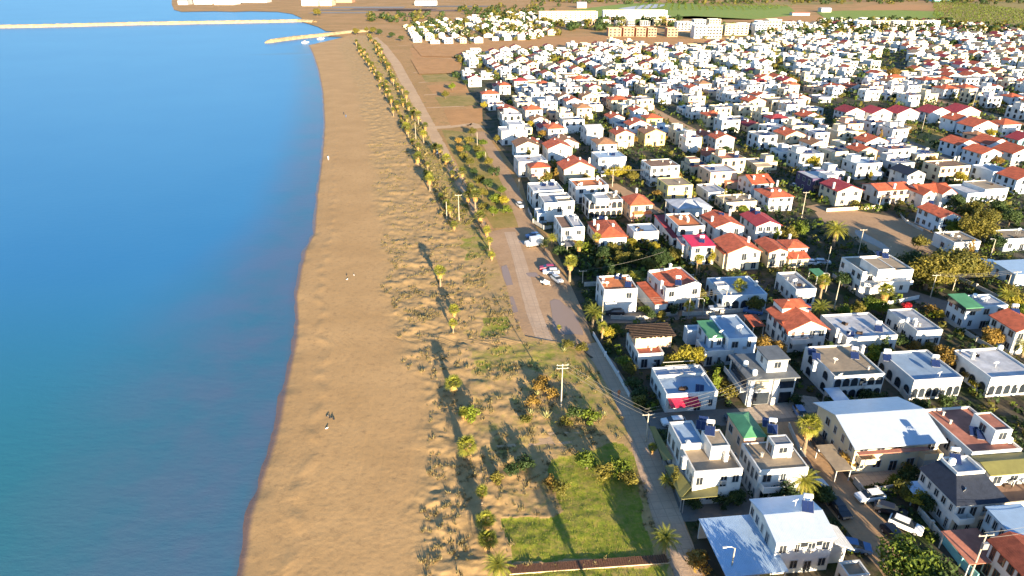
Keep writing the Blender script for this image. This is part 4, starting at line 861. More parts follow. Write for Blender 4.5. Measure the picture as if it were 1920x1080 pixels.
for c in ind:
    _, p, w, d, k, px, py, q, rn, cn = c; kind, roof, wall = style(px, q); st = 2 if q[2] < .68 else 1; H = 2.9*st + .1; r2 = random.Random(int(px*7+py*31))
    short = f"house {cn} of far row {rn}"
    root = thing('house', f"{WN[wall]} house with {RN[roof]} {KN[kind]} roof, {ordinal(cn)} from the beach in {ordinal(rn)} upper row", 'house', (p.x, p.y, 0), FROT, 'houses of the seaside estate')
    HOUSES.append((p.x, p.y, .5*math.hypot(w, d), short, w, d, FROT)); x0, x1, y0, y1 = -w/2, w/2, -d/2, d/2
    block(root, kind, x0, x1, y0, y1, 0, H, wall, roof, .5, .4, 22)
    face_windows(root, x0, x1, y0, y1, 0, H, st, 2 if w < 9.5 else 3, 2, 'rect' if q[0] < .8 else 'arch', 'frame', False, int(q[1]*999))
    if kind == 'flat':
        if r2.random() < .6: 
            bw, bd = r2.uniform(2.6, 4.5), r2.uniform(3, 5); xx = r2.uniform(x0+.4, x1-bw-.4); block(root, 'flat', xx, xx+bw, y1-bd-.5, y1-.5, H, H+2.3, wall, roof, .15, .2, 18, 'stair_wall')
        for _ in range(r2.randint(1, 2)): heater(root, r2.uniform(x0+1.5, x1-1.5), r2.uniform(y0+1.5, 0), H, tank=r2.random() < .6)
    else:
        put('chimney', shared('chim', m_chim), root, (x0*.45, y1*.3, H+1.0))
        if r2.random() < .5: put('water_tank', shared('tank', m_tank), root, (x1*.4, .5, H+1.7), .3)
    if r2.random() < .45:
        pw, pd = w*r2.uniform(.35, .7), r2.uniform(1.8, 3.4); px0 = r2.choice([x0+.15, x1-pw-.15])
        block(root, r2.choice(['flat', 'mono', 'flat']), px0, px0+pw, y0-pd, y0-.004, 0, 2.7, wall, r2.choice(['f_terra', 'f_tan', 'f_white', 'y_red', 'f_grey', 'f_olive']), .3, .2, 8, 'porch')
    elif r2.random() < .5 and st == 2: balcony(root, x0+w*.1, x0+w*r2.uniform(.5, .95), y0, 2.8, wall)
# the farthest houses read as one mass
FM = ['greyw', 'peach', 'white', 'cream', 'bluewhite', 'x_red', 'maroon', 'f_white', 'f_tan', 'glass', 'f_terra', 'leaf_dark']; FI = {m: i for i, m in enumerate(FM)}
fb = MB()
def mass_house(b, p, w, d, kind, roof, wall, H, rot, r2, wins=True):
    mt = Matrix.Translation((p.x, p.y, 0)) @ Matrix.Rotation(rot, 4, 'Z'); x0, x1, y0, y1 = -w/2, w/2, -d/2, d/2
    wi = FI[wall]; ri = FI.get(roof, FI['f_tan'])
    if kind == 'flat':
        b.box(x0, x1, y0, y1, 0, H, wi, mt); b.box(x0+.3, x1-.3, y0+.3, y1-.3, H+.005, H+.02, ri, mt)
        b.box(x0, x1, y0, y0+.25, H, H+.5, wi, mt); b.box(x0, x0+.25, y0+.25, y1, H, H+.5, wi, mt); b.box(x0+.25, x1, y1-.25, y1, H, H+.5, wi, mt)
        if r2.random() < .6:
            bx = r2.uniform(x0+.5, x1-4); b.box(bx, bx+3.4, 0, y1-.5, H, H+2.4, wi, mt)
    else:
        b.box(x0, x1, y0, y1, 0, H, wi, mt); rise = w/2*.42
        for s in (-1, 1): b.face([mt @ Vector(v_) for v_ in ((s*(w/2+.4), y0-.4, H-.1), (0, y0-.4, H+rise), (0, y1+.4, H+rise), (s*(w/2+.4), y1+.4, H-.1))], ri)
        b.face([mt @ Vector(v_) for v_ in ((x0, y0, H), (x1, y0, H), (0, y0, H+rise-.12))], wi)
    if wins:
        for z in (1.0, 3.9):
            if z + 1.2 < H:
                for x in (-w*.25, w*.22): b.face([mt @ Vector(v_) for v_ in ((x-.85, y0-.03, z), (x+.85, y0-.03, z), (x+.85, y0-.03, z+1.5), (x-.85, y0-.03, z+1.5))], FI['glass'])
for c in rest:
    _, p, w, d, k, px, py, q = c; kind, roof, wall = style(px, q); r2 = random.Random(int(px*11+py*17))
    mass_house(fb, p, w, d, kind, roof if roof in FI else 'f_tan', wall if wall in FI else 'cream', 5.9 if q[2] < .68 else 3, FROT, r2)
CLUSTER = [(760,52),(800,44),(880,36),(940,28),(1000,28),(1030,40),(1042,66),(1000,74),(900,82),(800,84),(772,76)]
r3 = random.Random(5); FAR_TREES = []
for k in range(0, 42):
    for j in range(-10, 60):
        vv = (k//2)*44 + (k % 2)*16; uu = j*16.5 + (j//6)*8 + r3.uniform(-1, 1); p = ground(760, 86) + fu*uu + fv*vv; px, py = pixel((p.x, p.y, 0)); q = [r3.random() for _ in range(4)]
        if inside(px, py, CLUSTER):
            if r3.random() < .6: FAR_TREES.append(p + Vector((8.5, -6, 0)))
            if q[0] < .8: mass_house(fb, p, r3.uniform(7, 11), r3.uniform(7, 9.5), 'flat' if q[1] < .55 else 'gaby', 'x_red' if q[1] > .55 else 'f_tan', 'white' if q[2] < .7 else 'cream', 5.6 if q[3] < .5 else 3.2, FROT + r3.uniform(-.12, .12), r3)
            else: FAR_TREES.append(p)
far_o = fb.build('distant_houses', [M[m] for m in FM], None, fix=False)
tag(far_o, 'distant mass of small white houses with red and pale roofs behind the nearer rows', 'houses', None, 'stuff')
# blocks at the far edge of the estate: each a thing of its own
def far_block(label, x0p, x1p, yb, Hm, d, wall, roof='f_white', st=3, nf=8, name='apartment_block', cat='apartment block', group='apartment blocks at the far edge'):
    a, b2 = ground(x0p, yb), ground(x1p, yb); w = (b2-a).length; root = thing(name, label, cat, ((a.x+b2.x)/2, a.y + d/2, 0), R(3), group)
    block(root, 'flat', -w/2, w/2, -d/2, d/2, 0, Hm, wall, roof, .8)
    fm = MB(); wo = shared(f'farwin{Hm}', lambda: (lambda q: (q.box(-1.25, 1.25, -.08, .05, 0, 1.8), q.fix(q.mesh('window', M['glass'])))[1])(MB()))
    for s in range(st):
        for i in range(nf): put('window', wo, root, (-w/2 + (i+.5)*w/nf, -d/2, s*Hm/st + 1.0))  # windows drawn large and dark, standing for shaded balcony recesses too
    return root
rb = random.Random(15)
for row, xa0, xb0, yb_, st_ in (('front', 1034, 1262, 48, 24), ('rear', 1006, 1256, 39, 46)):
    for i, xa in enumerate(range(xa0, xb0-8, st_)):
        far_block(f'small pale block, {ordinal(i+1)} from left in the {row} row of the far white band', xa + rb.uniform(-2, 2), xa + min(st_, 30)*rb.uniform(.45, .72), yb_ + rb.uniform(-.8, .8), rb.uniform(4.6, 8.2), rb.uniform(9, 14), rb.choice(['greyw', 'cream', 'white', 'peach', 'cream', 'greyw']), rb.choice(['f_white', 'f_tan', 'f_terra', 'f_grey']), 3, 4)
for xa, xb, yb_, H_, lb in [(1268,1296,58,11,'white block right behind the unfinished blocks'),(1300,1326,71,13,'blue-shaded white block at the end of the bare field, left half'),(1328,1352,72,14.5,'blue-shaded white block at the end of the bare field, right half'),(1358,1380,66,11,'pale block right of the blue-shaded pair, nearer one'),(1384,1406,64,12,'pale block right of the blue-shaded pair, farther one'),(1414,1436,66,13,'white block left of the tallest stepped block'),(1438,1462,64,17,'tallest white stepped block by the field edge'),(1300,1322,55,12,'white block above the blue-shaded pair, left one'),(1328,1350,54,12,'white block above the blue-shaded pair, right one'),(1470,1490,56,9,'low white block right of the tallest stepped block')]:
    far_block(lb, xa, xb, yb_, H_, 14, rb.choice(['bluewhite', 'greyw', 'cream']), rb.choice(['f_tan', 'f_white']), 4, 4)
for i, (xa, xb, nm) in enumerate([(1140,1164,'leftmost'),(1168,1188,'second'),(1192,1210,'third'),(1214,1230,'fourth'),(1250,1270,'rightmost')]):
    far_block(f'unfinished brick-pink block without windows, {nm} of five by the bare field', xa, xb, 69, 9.5, 14, 'brick', 'f_brown', 3, 3, group='unfinished blocks by the bare field')
far_block('rear cream terrace block over the left of the far white band', 1010, 1120, 40, 14, 14, 'cream', st=4, nf=12)
far_block('rear white terrace block over the right of the far white band', 1130, 1250, 39, 15, 14, 'white', st=4, nf=12)
far_block('pale block between the blue-shaded block and the tall stepped block', 1362, 1402, 66, 12, 14, 'cream', st=4, nf=5)
far_block('white block behind the unfinished blocks', 1268, 1300, 58, 10, 14, 'white', nf=5)
far_block('large blue-shaded white block at the end of the bare field', 1300, 1352, 72, 14, 16, 'white', st=4, nf=7)
far_block('tall white block with stepped top by the field edge', 1418, 1462, 64, 15, 16, 'white', st=5, nf=6)
for i, (xa, xb, nm) in enumerate([(1605,1630,'leftmost'),(1640,1666,'second'),(1672,1696,'third'),(1704,1728,'fourth'),(1735,1760,'rightmost')]):
    far_block(f'white four-storey block, {nm} of five below the orchard', xa, xb, 56, 11, 13, 'white' if i % 2 == 0 else 'cream', 'f_tan', 4, 4, group='white blocks below the orchard')
# port sheds, greenhouse, breakwaters
def shed(label, x0p, x1p, yb, H, d, wall, roof, name='warehouse'):
    a, b2 = ground(x0p, yb), ground(x1p, yb); w = (b2-a).length; root = thing(name, label, 'warehouse', ((a.x+b2.x)/2, a.y+d/2, 0), 0, 'port sheds')
    block(root, 'gabx', -w/2, w/2, -d/2, d/2, 0, H, wall, roof, .2, .5, 10)
shed('white harbour shed at the tip of the port headland', 334, 352, 9, 9, 30, 'greyw', 'f_grey')
shed('long white harbour shed on the port headland, left of the widest one', 364, 398, 8, 11, 40, 'white', 'f_white')
shed('widest white harbour shed on the port headland', 402, 440, 9, 13, 40, 'white', 'f_white')
shed('low white shed right of the widest harbour shed', 446, 500, 5, 7, 40, 'white', 'f_grey')
shed('big cream warehouse where the headland joins the shore', 566, 596, 11, 13, 50, 'white', 'f_white')
shed('pale warehouse beside the big cream one', 600, 622, 11, 9, 40, 'cream', 'f_white')
shed('red-roofed warehouse inland of the port', 630, 660, 5, 8, 40, 'brick', 'f_terra')
shed('white roadside shed among the port yards', 778, 818, 10, 8, 30, 'white', 'f_white')
shed('lone white farmhouse on the field edge', 1082, 1100, 15, 10, 22, 'cream', 'f_white', 'farmhouse')
shed('pale blue farm shed among the orchards', 1752, 1792, 3, 8, 30, 'teal', 'bluemetal', 'farm_shed')
shed('white farm building in the green field', 1540, 1558, 23, 7, 18, 'white', 'f_white', 'farm_shed')
shed('long low white building by the path in the field', 1486, 1518, 29, 4, 16, 'white', 'f_terra', 'farm_shed')
for i, (px, py, w, d) in enumerate([(690,14,80,30),(740,17,90,26),(700,19,120,24),(640,24,60,20),(790,20,90,30),(860,12,80,30)]):
    c = ground(px, py); poly_sheet('yard', [(c.x-w, c.y-d), (c.x+w, c.y-d), (c.x+w, c.y+d), (c.x-w, c.y+d)], .3, M[['darkconc','f_brown','asphalt'][i % 3]], world=True)
def mound(name, label, pts, w, h, m):
    P = [ground(*p) for p in pts]; q = []
    for a, b2 in zip(P, P[1:]):
        k = max(2, int((b2-a).length/4)); q += [a.lerp(b2, i/k) for i in range(k)]
    q.append(P[-1]); v = []; f = []; prof = [(-1, -1.4), (-.75, .35), (-.5, .8), (-.2, 1.0), (.2, 1.0), (.5, .8), (.75, .35), (1, -1.4)]; n = len(prof)
    for i, p in enumerate(q):
        d = (q[min(i+1, len(q)-1)] - q[max(i-1, 0)]).normalized(); s = Vector((-d.y, d.x, 0)); e = min(1, min(i, 1e9)/3 + .35)
        for a, z in prof:
            r = noise.noise(Vector((p.x*.3+a*7, p.y*.3, 3))); v.append((p.x + s.x*a*w/2*(1+.16*r)*e, p.y + s.y*a*w/2*(1+.16*r)*e, z*h*(1+.25*r)*(e if z > 0 else 1)))
    for i in range(len(q)-1):
        for j in range(n-1): f.append((i*n+j, i*n+j+1, (i+1)*n+j+1, (i+1)*n+j))
    f.append(list(range(n)))
    me = bpy.data.meshes.new(name); me.from_pydata(v, [], f); me.materials.append(m); MB().fix(me); o = put(name, me); tag(o, label, 'breakwater', None, 'thing'); return o
M['rock'] = mat('pale_rock_fill', (.34,.255,.15), .95, .35, .25, .8, .05, fine=1.2)
mound('breakwater', 'long pale rock breakwater reaching far left across the water', [(-60,53),(0,51.5),(120,49),(260,45.5),(400,43.2),(500,41.5),(560,40),(590,42)], 12, 3.4, M['rock'])
mound('jetty', 'shorter pale rock jetty where the beach ends', [(498,80),(530,75.5),(570,70.5),(610,66.5),(650,62),(690,59)], 9, 3.0, M['rock'])
# ------------------------------------------------------------------ trees, palms, shrubs
def tree_meshes(seed, h, rad, trunk_h, leaves, leaf, squash=.8, twigs=4):
    r = random.Random(seed); t = MB(); top = Vector((r.uniform(-.2,.2), r.uniform(-.2,.2), trunk_h))
    t.tube([(0,0,-.1), (.03,.02,trunk_h*.5), tuple(top)], [rad*.10, rad*.075, rad*.06], 7); cl = []
    for i in range(9):
        a = 2*pi*i/9 + r.uniform(-.4,.4); rr = rad*r.uniform(.25,.78); z = trunk_h + (h-trunk_h)*r.uniform(.18,.75)
        e = Vector((cos(a)*rr, sin(a)*rr, z)); cl.append((e, rad*r.uniform(.34,.52)))
        if i < twigs+2: t.tube([tuple(top), tuple(top.lerp(e, .5)+Vector((0,0,.1))), tuple(e)], [rad*.05, rad*.03, rad*.012], 5)
    cl.append((Vector((0,0,h-rad*.42)), rad*.5)); cl.append((Vector((rad*.2,-rad*.15,trunk_h+(h-trunk_h)*.5)), rad*.55))
    b = MB()
    for i in range(leaves):
        c, cr = cl[int(r.random()*len(cl))]; d = Vector((r.gauss(0,1), r.gauss(0,1), r.gauss(0,1))).normalized(); q = cr*(r.random()**.35)*(1.0 if r.random() > .08 else 1.35)
        p = c + Vector((d.x*q, d.y*q, d.z*q*squash)); 
        if p.z < .15: p.z = .15 + r.random()*.3
        n = (d + Vector((r.gauss(0,.6), r.gauss(0,.6), r.gauss(0,.6)+.35))).normalized(); u = n.orthogonal().normalized(); u.rotate(Matrix.Rotation(r.random()*6.28, 3, n)); w = n.cross(u); s = leaf*r.uniform(.6,1.4)
        b.face([p-u*s*.9, p-w*s*.45+n*s*.12, p+u*s*.9, p+w*s*.45+n*s*.12])
    return t, b
VAR = {}
def tree_var(kind, i):
    k = (kind, i)
    if k not in VAR:
        if kind == 'tree': t, b = tree_meshes(100+i, 4.6, 2.3, 1.3, 1500, .27)
        elif kind == 'big': t, b = tree_meshes(140+i, 7.0, 4.4, 2.0, 3600, .33)
        elif kind == 'shrub': t, b = tree_meshes(180+i, 1.7, 1.15, .25, 620, .17, .75)
        elif kind == 'column': t, b = tree_meshes(220+i, 5.5, 1.0, .6, 900, .2, 1.6)
        tm = t.fix(t.mesh('trunk', M['bark'])); VAR[k] = (tm, b, {})
    return VAR[k]
def crown_mesh(kind, i, lm):
    tm, b, d = tree_var(kind, i)
    if lm not in d: d[lm] = b.mesh('crown', M[lm])
    return tm, d[lm]
LN = {'leaf_dark':'dark green','leaf_olive':'olive','leaf_yellow':'yellow','leaf_green':'bright green','leaf_rust':'rust-coloured'}
def nearest(x, y, maxd=40):
    best = min(HOUSES, key=lambda h: (h[0]-x)**2 + (h[1]-y)**2)
    dx, dy = x-best[0], y-best[1]
    rel = ('in front of' if dy < 0 else 'behind') if abs(dy) > abs(dx)*1.1 else ('left of' if dx < 0 else 'right of')
    return best[3], rel
AUTO = []
def tree(p, kind='tree', lm='leaf_olive', s=1.0, where=None, name=None):
    i = int(abs(p.x*13.7 + p.y*7.3)) % 4; tm, cm = crown_mesh(kind, i, lm); nm = name or {'tree':'broadleaf_tree','big':'broadleaf_tree','shrub':'shrub','column':'cypress_tree'}[kind]
    o = put(nm, None, None, (p.x, p.y, 0), (p.x*3.1+p.y*1.7) % 6.28, s)
    put('trunk', tm, o); put('crown', cm, o); noun = {'tree':'tree','big':'spreading tree','shrub':'bush','column':'slim upright tree'}[kind]
    if where is None: sh, rel = nearest(p.x, p.y); where = f"{rel} the {sh}"
    o['category'] = 'tree' if kind != 'shrub' else 'shrub'; o['kind'] = 'thing'; o['group'] = 'estate trees' if kind != 'shrub' else 'garden bushes'
    AUTO.append((o, f"{LN[lm]} {noun} {where}", p.x)); return o
def frond(b, base, yaw, up, L, droop, w, n=7, mi=0, r=random, leaflet=True):
    """arching feather frond: a rachis with drooping leaflets on both sides"""
    pts = []; d0 = Vector((cos(yaw), sin(yaw), 0)); el = up; p = Vector(base)
    for i in range(n+1):
        pts.append(p.copy()); p = p + (d0*cos(el) + Vector((0,0,sin(el))))*(L/n); el -= droop/n
    side = Vector((-sin(yaw), cos(yaw), 0))
    for i in range(n):
        a, c = pts[i], pts[i+1]; f = (i+.5)/n; ww = w*(sin(pi*min(1, f*.9+.12))*.9+.12); dn = Vector((0,0,-ww*.35))
        for s in (-1, 1):
            for q in (0, .5):
                x = a.lerp(c, q); y = a.lerp(c, q+.42); tip = x.lerp(y, .5) + side*s*ww + dn + (c-a)*.9
                b.face([x, y, tip], mi)
    return pts
def palm_meshes(seed, kind):
    r = random.Random(seed); t, c, s = MB(), MB(), MB()
    if kind == 'date':
        H = 3.0; t.tube([(0,0,-.1), (.04,0,H*.5), (.0,.05,H)], [.34, .27, .30], 9)
        for i in range(46):
            lay = i/46; frond(c, (0,0,H+.1), i*2.399, R(78-88*lay)+r.uniform(-.1,.1), r.uniform(2.1,2.8), R(70+20*r.random()), .34, 8)
        for i in range(12): frond(s, (0,0,H-.05), i*2.399, R(-25-30*r.random()), r.uniform(1.0,1.5), R(45), .2, 4)
    else:                                         # fan palm with a hanging skirt of dead leaves
        H = 4.2 if kind == 'fan' else (2.4 if kind == 'young' else 6.6); t.tube([(0,0,-.1), (.06,.03,H*.45), (.02,.0,H)], [.30, .20, .17], 8)
        for i in range(34):
            lay = i/34; yaw = i*2.399; el = R(80-100*lay)+r.uniform(-.12,.12); L = r.uniform(.75,1.15)
            d = Vector((cos(yaw)*cos(el), sin(yaw)*cos(el), sin(el))); p = Vector((0,0,H)) + d*L*.75; sd = Vector((-sin(yaw), cos(yaw), 0)); up = d.cross(sd)
            for k in range(9):
                a = (k-4)/4*1.25; q = d*cos(a) + sd*sin(a); tip = p + q*L*.95 - Vector((0,0,.14*abs(a)+.12)); w_ = sd*cos(a)*.07 - d*sin(a)*.07
                c.face([p, p + q*L*.5 + w_, tip, p + q*L*.5 - w_])
            c.tube([(0,0,H), tuple(p)], .025, 3, cap=False)
        if kind != 'young' or True:
            for i in range(26):
                yaw = i*2.399; z = H - .15 - 1.15*(i/26); d = Vector((cos(yaw), sin(yaw), -1.5)).normalized(); p = Vector((cos(yaw)*.15, sin(yaw)*.15, z)); sd = Vector((-sin(yaw), cos(yaw), 0)); L = r.uniform(.6,.95)
                for k in range(5):
                    a = (k-2)/2*.6; q = d*cos(a)+sd*sin(a); w_ = sd*.07; s.face([p, p+q*L*.6+w_, p+q*L, p+q*L*.6-w_])
    return t.fix(t.mesh('trunk', M['palmbark'])), c.mesh('crown', M['palm_leaf']), s.mesh('dead_fronds', M['skirt'])
PV = {}
def palm(p, kind='fan', s=1.0, label=None, group='palms', where=None, skirt=True, dark=False):
    i = int(abs(p.x*5.3+p.y*3.1)) % 3; k = (kind, i)
    if k not in PV: PV[k] = palm_meshes(300+i*7+len(kind), kind)
    t, c, d = PV[k]
    if dark:
        if (k, 'dark') not in PV: m2 = c.copy(); m2.materials.clear(); m2.materials.append(M['palm_dark']); PV[(k, 'dark')] = m2
        c = PV[(k, 'dark')]
    o = put('palm_tree', None, None, (p.x, p.y, p.z), (p.x*2.3+p.y) % 6.28, s); put('trunk', t, o); put('crown', c, o)
    if skirt: put('dead_fronds', d, o)
    o['category'] = 'palm tree'; o['kind'] = 'thing'; o['group'] = group
    nn = {'fan':'fan palm','date':'feathery date palm','young':'short young fan palm','tall':'tall slim fan palm'}[kind]
    if label: o['label'] = label
    else:
        if where is None: sh, rel = nearest(p.x, p.y); where = f"{rel} the {sh}"
        AUTO.append((o, f"{nn} {where}", p.x))
    return o
G = ground
# palms of the promenade, near ones by hand: base pixel, kind, scale, label
for px, py, k, s, lb in [(934,1092,'date',1.0,'date palm nearest the camera at the boardwalk end'), (914,1034,'young',1.0,'short fan palm just above the boardwalk end palm'), (911,1000,'young',1.05,'green fan palm at the upper left corner of the lawn'),
    (904,950,'fan',.72,'fan palm with orange skirt left of the bare sand clearing'), (876,862,'young',1.25,'fan palm with bright green crown by the long ditch shadow'), (851,742,'young',1.2,'fan palm with orange skirt above the spreading green bush'),
    (850,628,'fan',.72,'fan palm with pale trunk at the upper middle dunes'), (852,596,'young',.95,'small green fan palm touching the one with the pale trunk'), (826,540,'fan',1.15,'tallest dune palm with wide pale crown and grey trunk'),
    (1244,1040,'date',1.0,'date palm with splayed fronds on the tiled path edge'),
    (870,790,'young',.8,'small palm beside the spreading green bush on the dunes'),(918,470,'fan',.8,'yellow fan palm where the beach road meets the dirt clearing'), (913,445,'young',1.0,'yellow-green fan palm at the end of the beach road'), (922,490,'young',.8,'low yellow palm on the grass by the dirt clearing')]:
    palm(G(px, py), k, s, lb, 'promenade palms')
palm(Vector((17.8, 41.1, 0)), 'tall', 1.3, 'tall palm standing just below the frame that shades the lawn', 'promenade palms')
def palm_row(pts, n, group, label, s0=.8, kinds=('young','fan','young')):
    P = [G(*p) for p in pts]; L = [0]
    for a, b in zip(P, P[1:]): L.append(L[-1] + (b-a).length)
    r = random.Random(n)
    for i in range(n):
        t = L[-1]*i/(n-1); j = max(q for q in range(len(P)-1) if L[q] <= t+1e-6); p = P[j].lerp(P[j+1], (t-L[j])/(L[j+1]-L[j])); p.x += r.uniform(-2.2,2.2); p.y += r.uniform(-4,4)
        if r.random() < .12: continue
        palm(p, kinds[i % 3], s0*r.uniform(.6,1.4), label, group, dark=r.random() < .9)
palm_row([(842,428),(822,376),(808,343),(784,294),(762,250),(734,198),(711,152),(690,117),(668,84)], 62, 'palms of the seaward promenade row', 'small palm in the seaward row along the upper beach promenade', 1.15)
palm_row([(905,425),(872,352),(842,318),(795,262),(777,224),(753,182),(728,134),(713,106),(692,68)], 60, 'palms of the landward promenade row', 'small palm in the landward row beside the beach road', 1.15)
# palms in gardens
for px, py, k, s, lb in [(1068,528,'fan',1.35,'fat fan palm with golden skirt beside the parked white cars'), (1305,520,'tall',.85,'tall palm pair member left of the blue arch house'), (1310,519,'tall',.8,'second trunk of the tall palm pair by the blue arch house'),
    (1382,572,'fan',1.25,'fan palm with golden skirt in front of the blue arch house'), (1537,560,'fan',1.2,'fan palm with big orange skirt by the lane arch house'), (1533,603,'date',1.15,'spiky date palm right of the scarlet roof villa'),
    (1562,462,'date',1.7,'big date palm at the corner of the muddy lot'), (1655,570,'young',1.5,'palm at the front of the big white cube house'), (1112,612,'date',1.2,'date palm by the pole at the first street corner'), (1128,640,'fan',.9,'yellow palm at the bend of the tiled path'),
    (1506,852,'fan',1.45,'round yellow-green palm at the top of the dirt street'), (1500,937,'date',1.25,'broad golden date palm in front of the green hip roof house'), (1787,845,'young',1.4,'green palm between the yellow villa and the pink terrace house'),
    (1190,535,'date',.9,'date palm between the orange terrace and butterfly roof houses'), (1202,545,'date',.8,'small date palm leaning over the orange terrace house garden'), (1035,462,'date',.9,'golden palm left of the maroon panel roof house'), (1020,470,'date',.75,'pale green palm beside the parked van'),
    (1085,485,'fan',1.0,'golden fan palm below the maroon panel roof house'), (1118,470,'fan',1.0,'golden fan palm below the orange hip bungalow'), (1880,575,'date',1.0,'palm with brown skirt by the street poles'), (1290,590,'young',1.0,'small dark palm in the front garden of the butterfly roof house'),
    (1300,385,'tall',.6,'slim palm beside the lilac roof bungalow'), (1246,915,'date',.55,'small orange-tinted palm squeezed between path and olive awning'), (1222,852,'young',.6,'tiny pale palm beside the upper olive awning'), (1130,288,'date',.8,'palm by the green top tower'), (1165,240,'date',.8,'palm in the far street verge'), (1915,672,'date',1.0,'golden palm by the scarlet edge house'), (1048,620,'young',.4,'little agave-like palm by the crossing')]:
    palm(G(px, py), k, s, lb, 'garden palms')
# big or distinctive trees
for px, py, k, lm, s in [(1285,690,'tree','leaf_yellow',1.15),(1262,700,'tree','leaf_yellow',1.0),(1310,682,'tree','leaf_yellow',.9),(1432,668,'tree','leaf_rust',1.05),(1455,672,'tree','leaf_rust',.95),(1770,690,'tree','leaf_rust',1.1),
    (1735,542,'big','leaf_olive',1.35),(1775,532,'big','leaf_olive',1.5),(1812,526,'big','leaf_olive',1.2),(1705,520,'big','leaf_dark',1.1),(1700,1112,'big','leaf_green',1.0),(1725,1100,'tree','leaf_dark',1.3),(1828,455,'big','leaf_olive',1.15),(1845,428,'big','leaf_olive',1.0),(1815,412,'tree','leaf_olive',1.5),(1790,395,'tree','leaf_dark',1.3),(1870,410,'tree','leaf_dark',1.4),(1890,425,'tree','leaf_dark',1.3),(1862,470,'tree','leaf_dark',1.2),(1720,470,'tree','leaf_olive',1.1),
    (1150,340,'tree','leaf_yellow',1.3),(1170,335,'tree','leaf_yellow',1.2),(1185,342,'tree','leaf_olive',1.1),(1520,317,'tree','leaf_yellow',1.4),(1042,345,'column','leaf_rust',1.1),(995,242,'tree','leaf_yellow',1.0),(1495,447,'tree','leaf_green',1.3),(1478,455,'tree','leaf_olive',1.2),
    (1672,150,'big','leaf_rust',1.2),(1700,145,'big','leaf_olive',1.1),(1745,128,'big','leaf_dark',1.1),(1770,128,'big','leaf_dark',.9),(1655,140,'tree','leaf_olive',1.5),(1312,132,'tree','leaf_yellow',1.7),(1190,112,'tree','leaf_yellow',1.4),(1215,110,'tree','leaf_green',1.5),(1000,170,'tree','leaf_olive',1.4),(1615,275,'column','leaf_yellow',1.0),
    (1715,950,'tree','leaf_yellow',.7),(1690,935,'tree','leaf_olive',.75),(1735,960,'tree','leaf_dark',.7),(1545,945,'tree','leaf_dark',.75),(1530,930,'shrub','leaf_dark',1.6),(1240,500,'big','leaf_dark',.75),(1215,510,'tree','leaf_olive',.95),(1195,500,'tree','leaf_olive',1.0),(1165,500,'tree','leaf_olive',1.0),(1150,480,'tree','leaf_olive',.9),(1130,490,'tree','leaf_dark',1.0),(1265,490,'tree','leaf_olive',.9),(1225,475,'tree','leaf_yellow',.8),(1185,465,'tree','leaf_yellow',.7),
    (1195,530,'tree','leaf_olive',.8),(1100,470,'shrub','leaf_green',1.6),(1075,500,'tree','leaf_dark',.8),(1050,480,'shrub','leaf_dark',2.0),(1140,520,'tree','leaf_dark',.9),(1170,525,'tree','leaf_dark',.8),(1100,520,'tree','leaf_dark',.8),
    (1280,560,'tree','leaf_dark',.6),(1220,600,'tree','leaf_dark',.6),(1210,590,'shrub','leaf_green',1.4),(1240,598,'shrub','leaf_olive',1.4),(1262,590,'shrub','leaf_dark',1.5),(1120,600,'shrub','leaf_green',1.8),(1105,585,'shrub','leaf_dark',1.8),(1140,635,'shrub','leaf_yellow',1.6),(1152,625,'shrub','leaf_green',1.6),(1180,705,'tree','leaf_olive',.7),(1186,730,'shrub','leaf_dark',1.6),(1200,750,'shrub','leaf_dark',1.7),(1170,690,'shrub','leaf_green',1.6),(1195,765,'shrub','leaf_olive',1.5),
    (1300,540,'tree','leaf_olive',.7),(1312,560,'shrub','leaf_olive',1.6),(1580,595,'tree','leaf_green',.8),(1605,592,'tree','leaf_olive',.8),(1630,588,'tree','leaf_green',.95),(1650,590,'tree','leaf_green',.8),(1662,668,'shrub','leaf_yellow',1.4),(1640,668,'shrub','leaf_green',1.9),(1690,650,'shrub','leaf_dark',1.7),(1712,655,'shrub','leaf_rust',1.4),(1740,660,'shrub','leaf_olive',1.6),
    (1640,680,'shrub','leaf_green',1.8),(1816,715,'shrub','leaf_rust',1.6),(1830,730,'shrub','leaf_yellow',1.2),(1350,725,'shrub','leaf_rust',1.5),(1365,745,'shrub','leaf_olive',1.4),(1345,705,'shrub','leaf_dark',1.8),(1490,760,'shrub','leaf_dark',1.5),(1560,765,'shrub','leaf_dark',1.6),(1600,770,'shrub','leaf_dark',1.6),(1640,760,'shrub','leaf_dark',1.6),(1720,770,'shrub','leaf_dark',1.6),(1770,765,'shrub','leaf_dark',1.6),
    (1755,880,'shrub','leaf_dark',1.6),(1700,905,'shrub','leaf_dark',1.7),(1675,910,'shrub','leaf_green',1.3),(1350,948,'shrub','leaf_dark',1.3),(1300,955,'shrub','leaf_dark',1.3),(1380,945,'shrub','leaf_dark',1.6),(1420,930,'shrub','leaf_dark',1.5),(1850,640,'shrub','leaf_dark',1.6),(1890,560,'tree','leaf_olive',.9),(1900,580,'tree','leaf_yellow',.8),(1915,600,'tree','leaf_green',.9),(1745,590,'shrub','leaf_rust',1.6),(1760,600,'tree','leaf_yellow',.6),(1840,600,'shrub','leaf_green',1.5),(1700,580,'shrub','red_flower',1.2)]:
    if lm == 'red_flower': LN['red_flower'] = 'red-flowered'
    tree(G(px, py), k, lm, s)
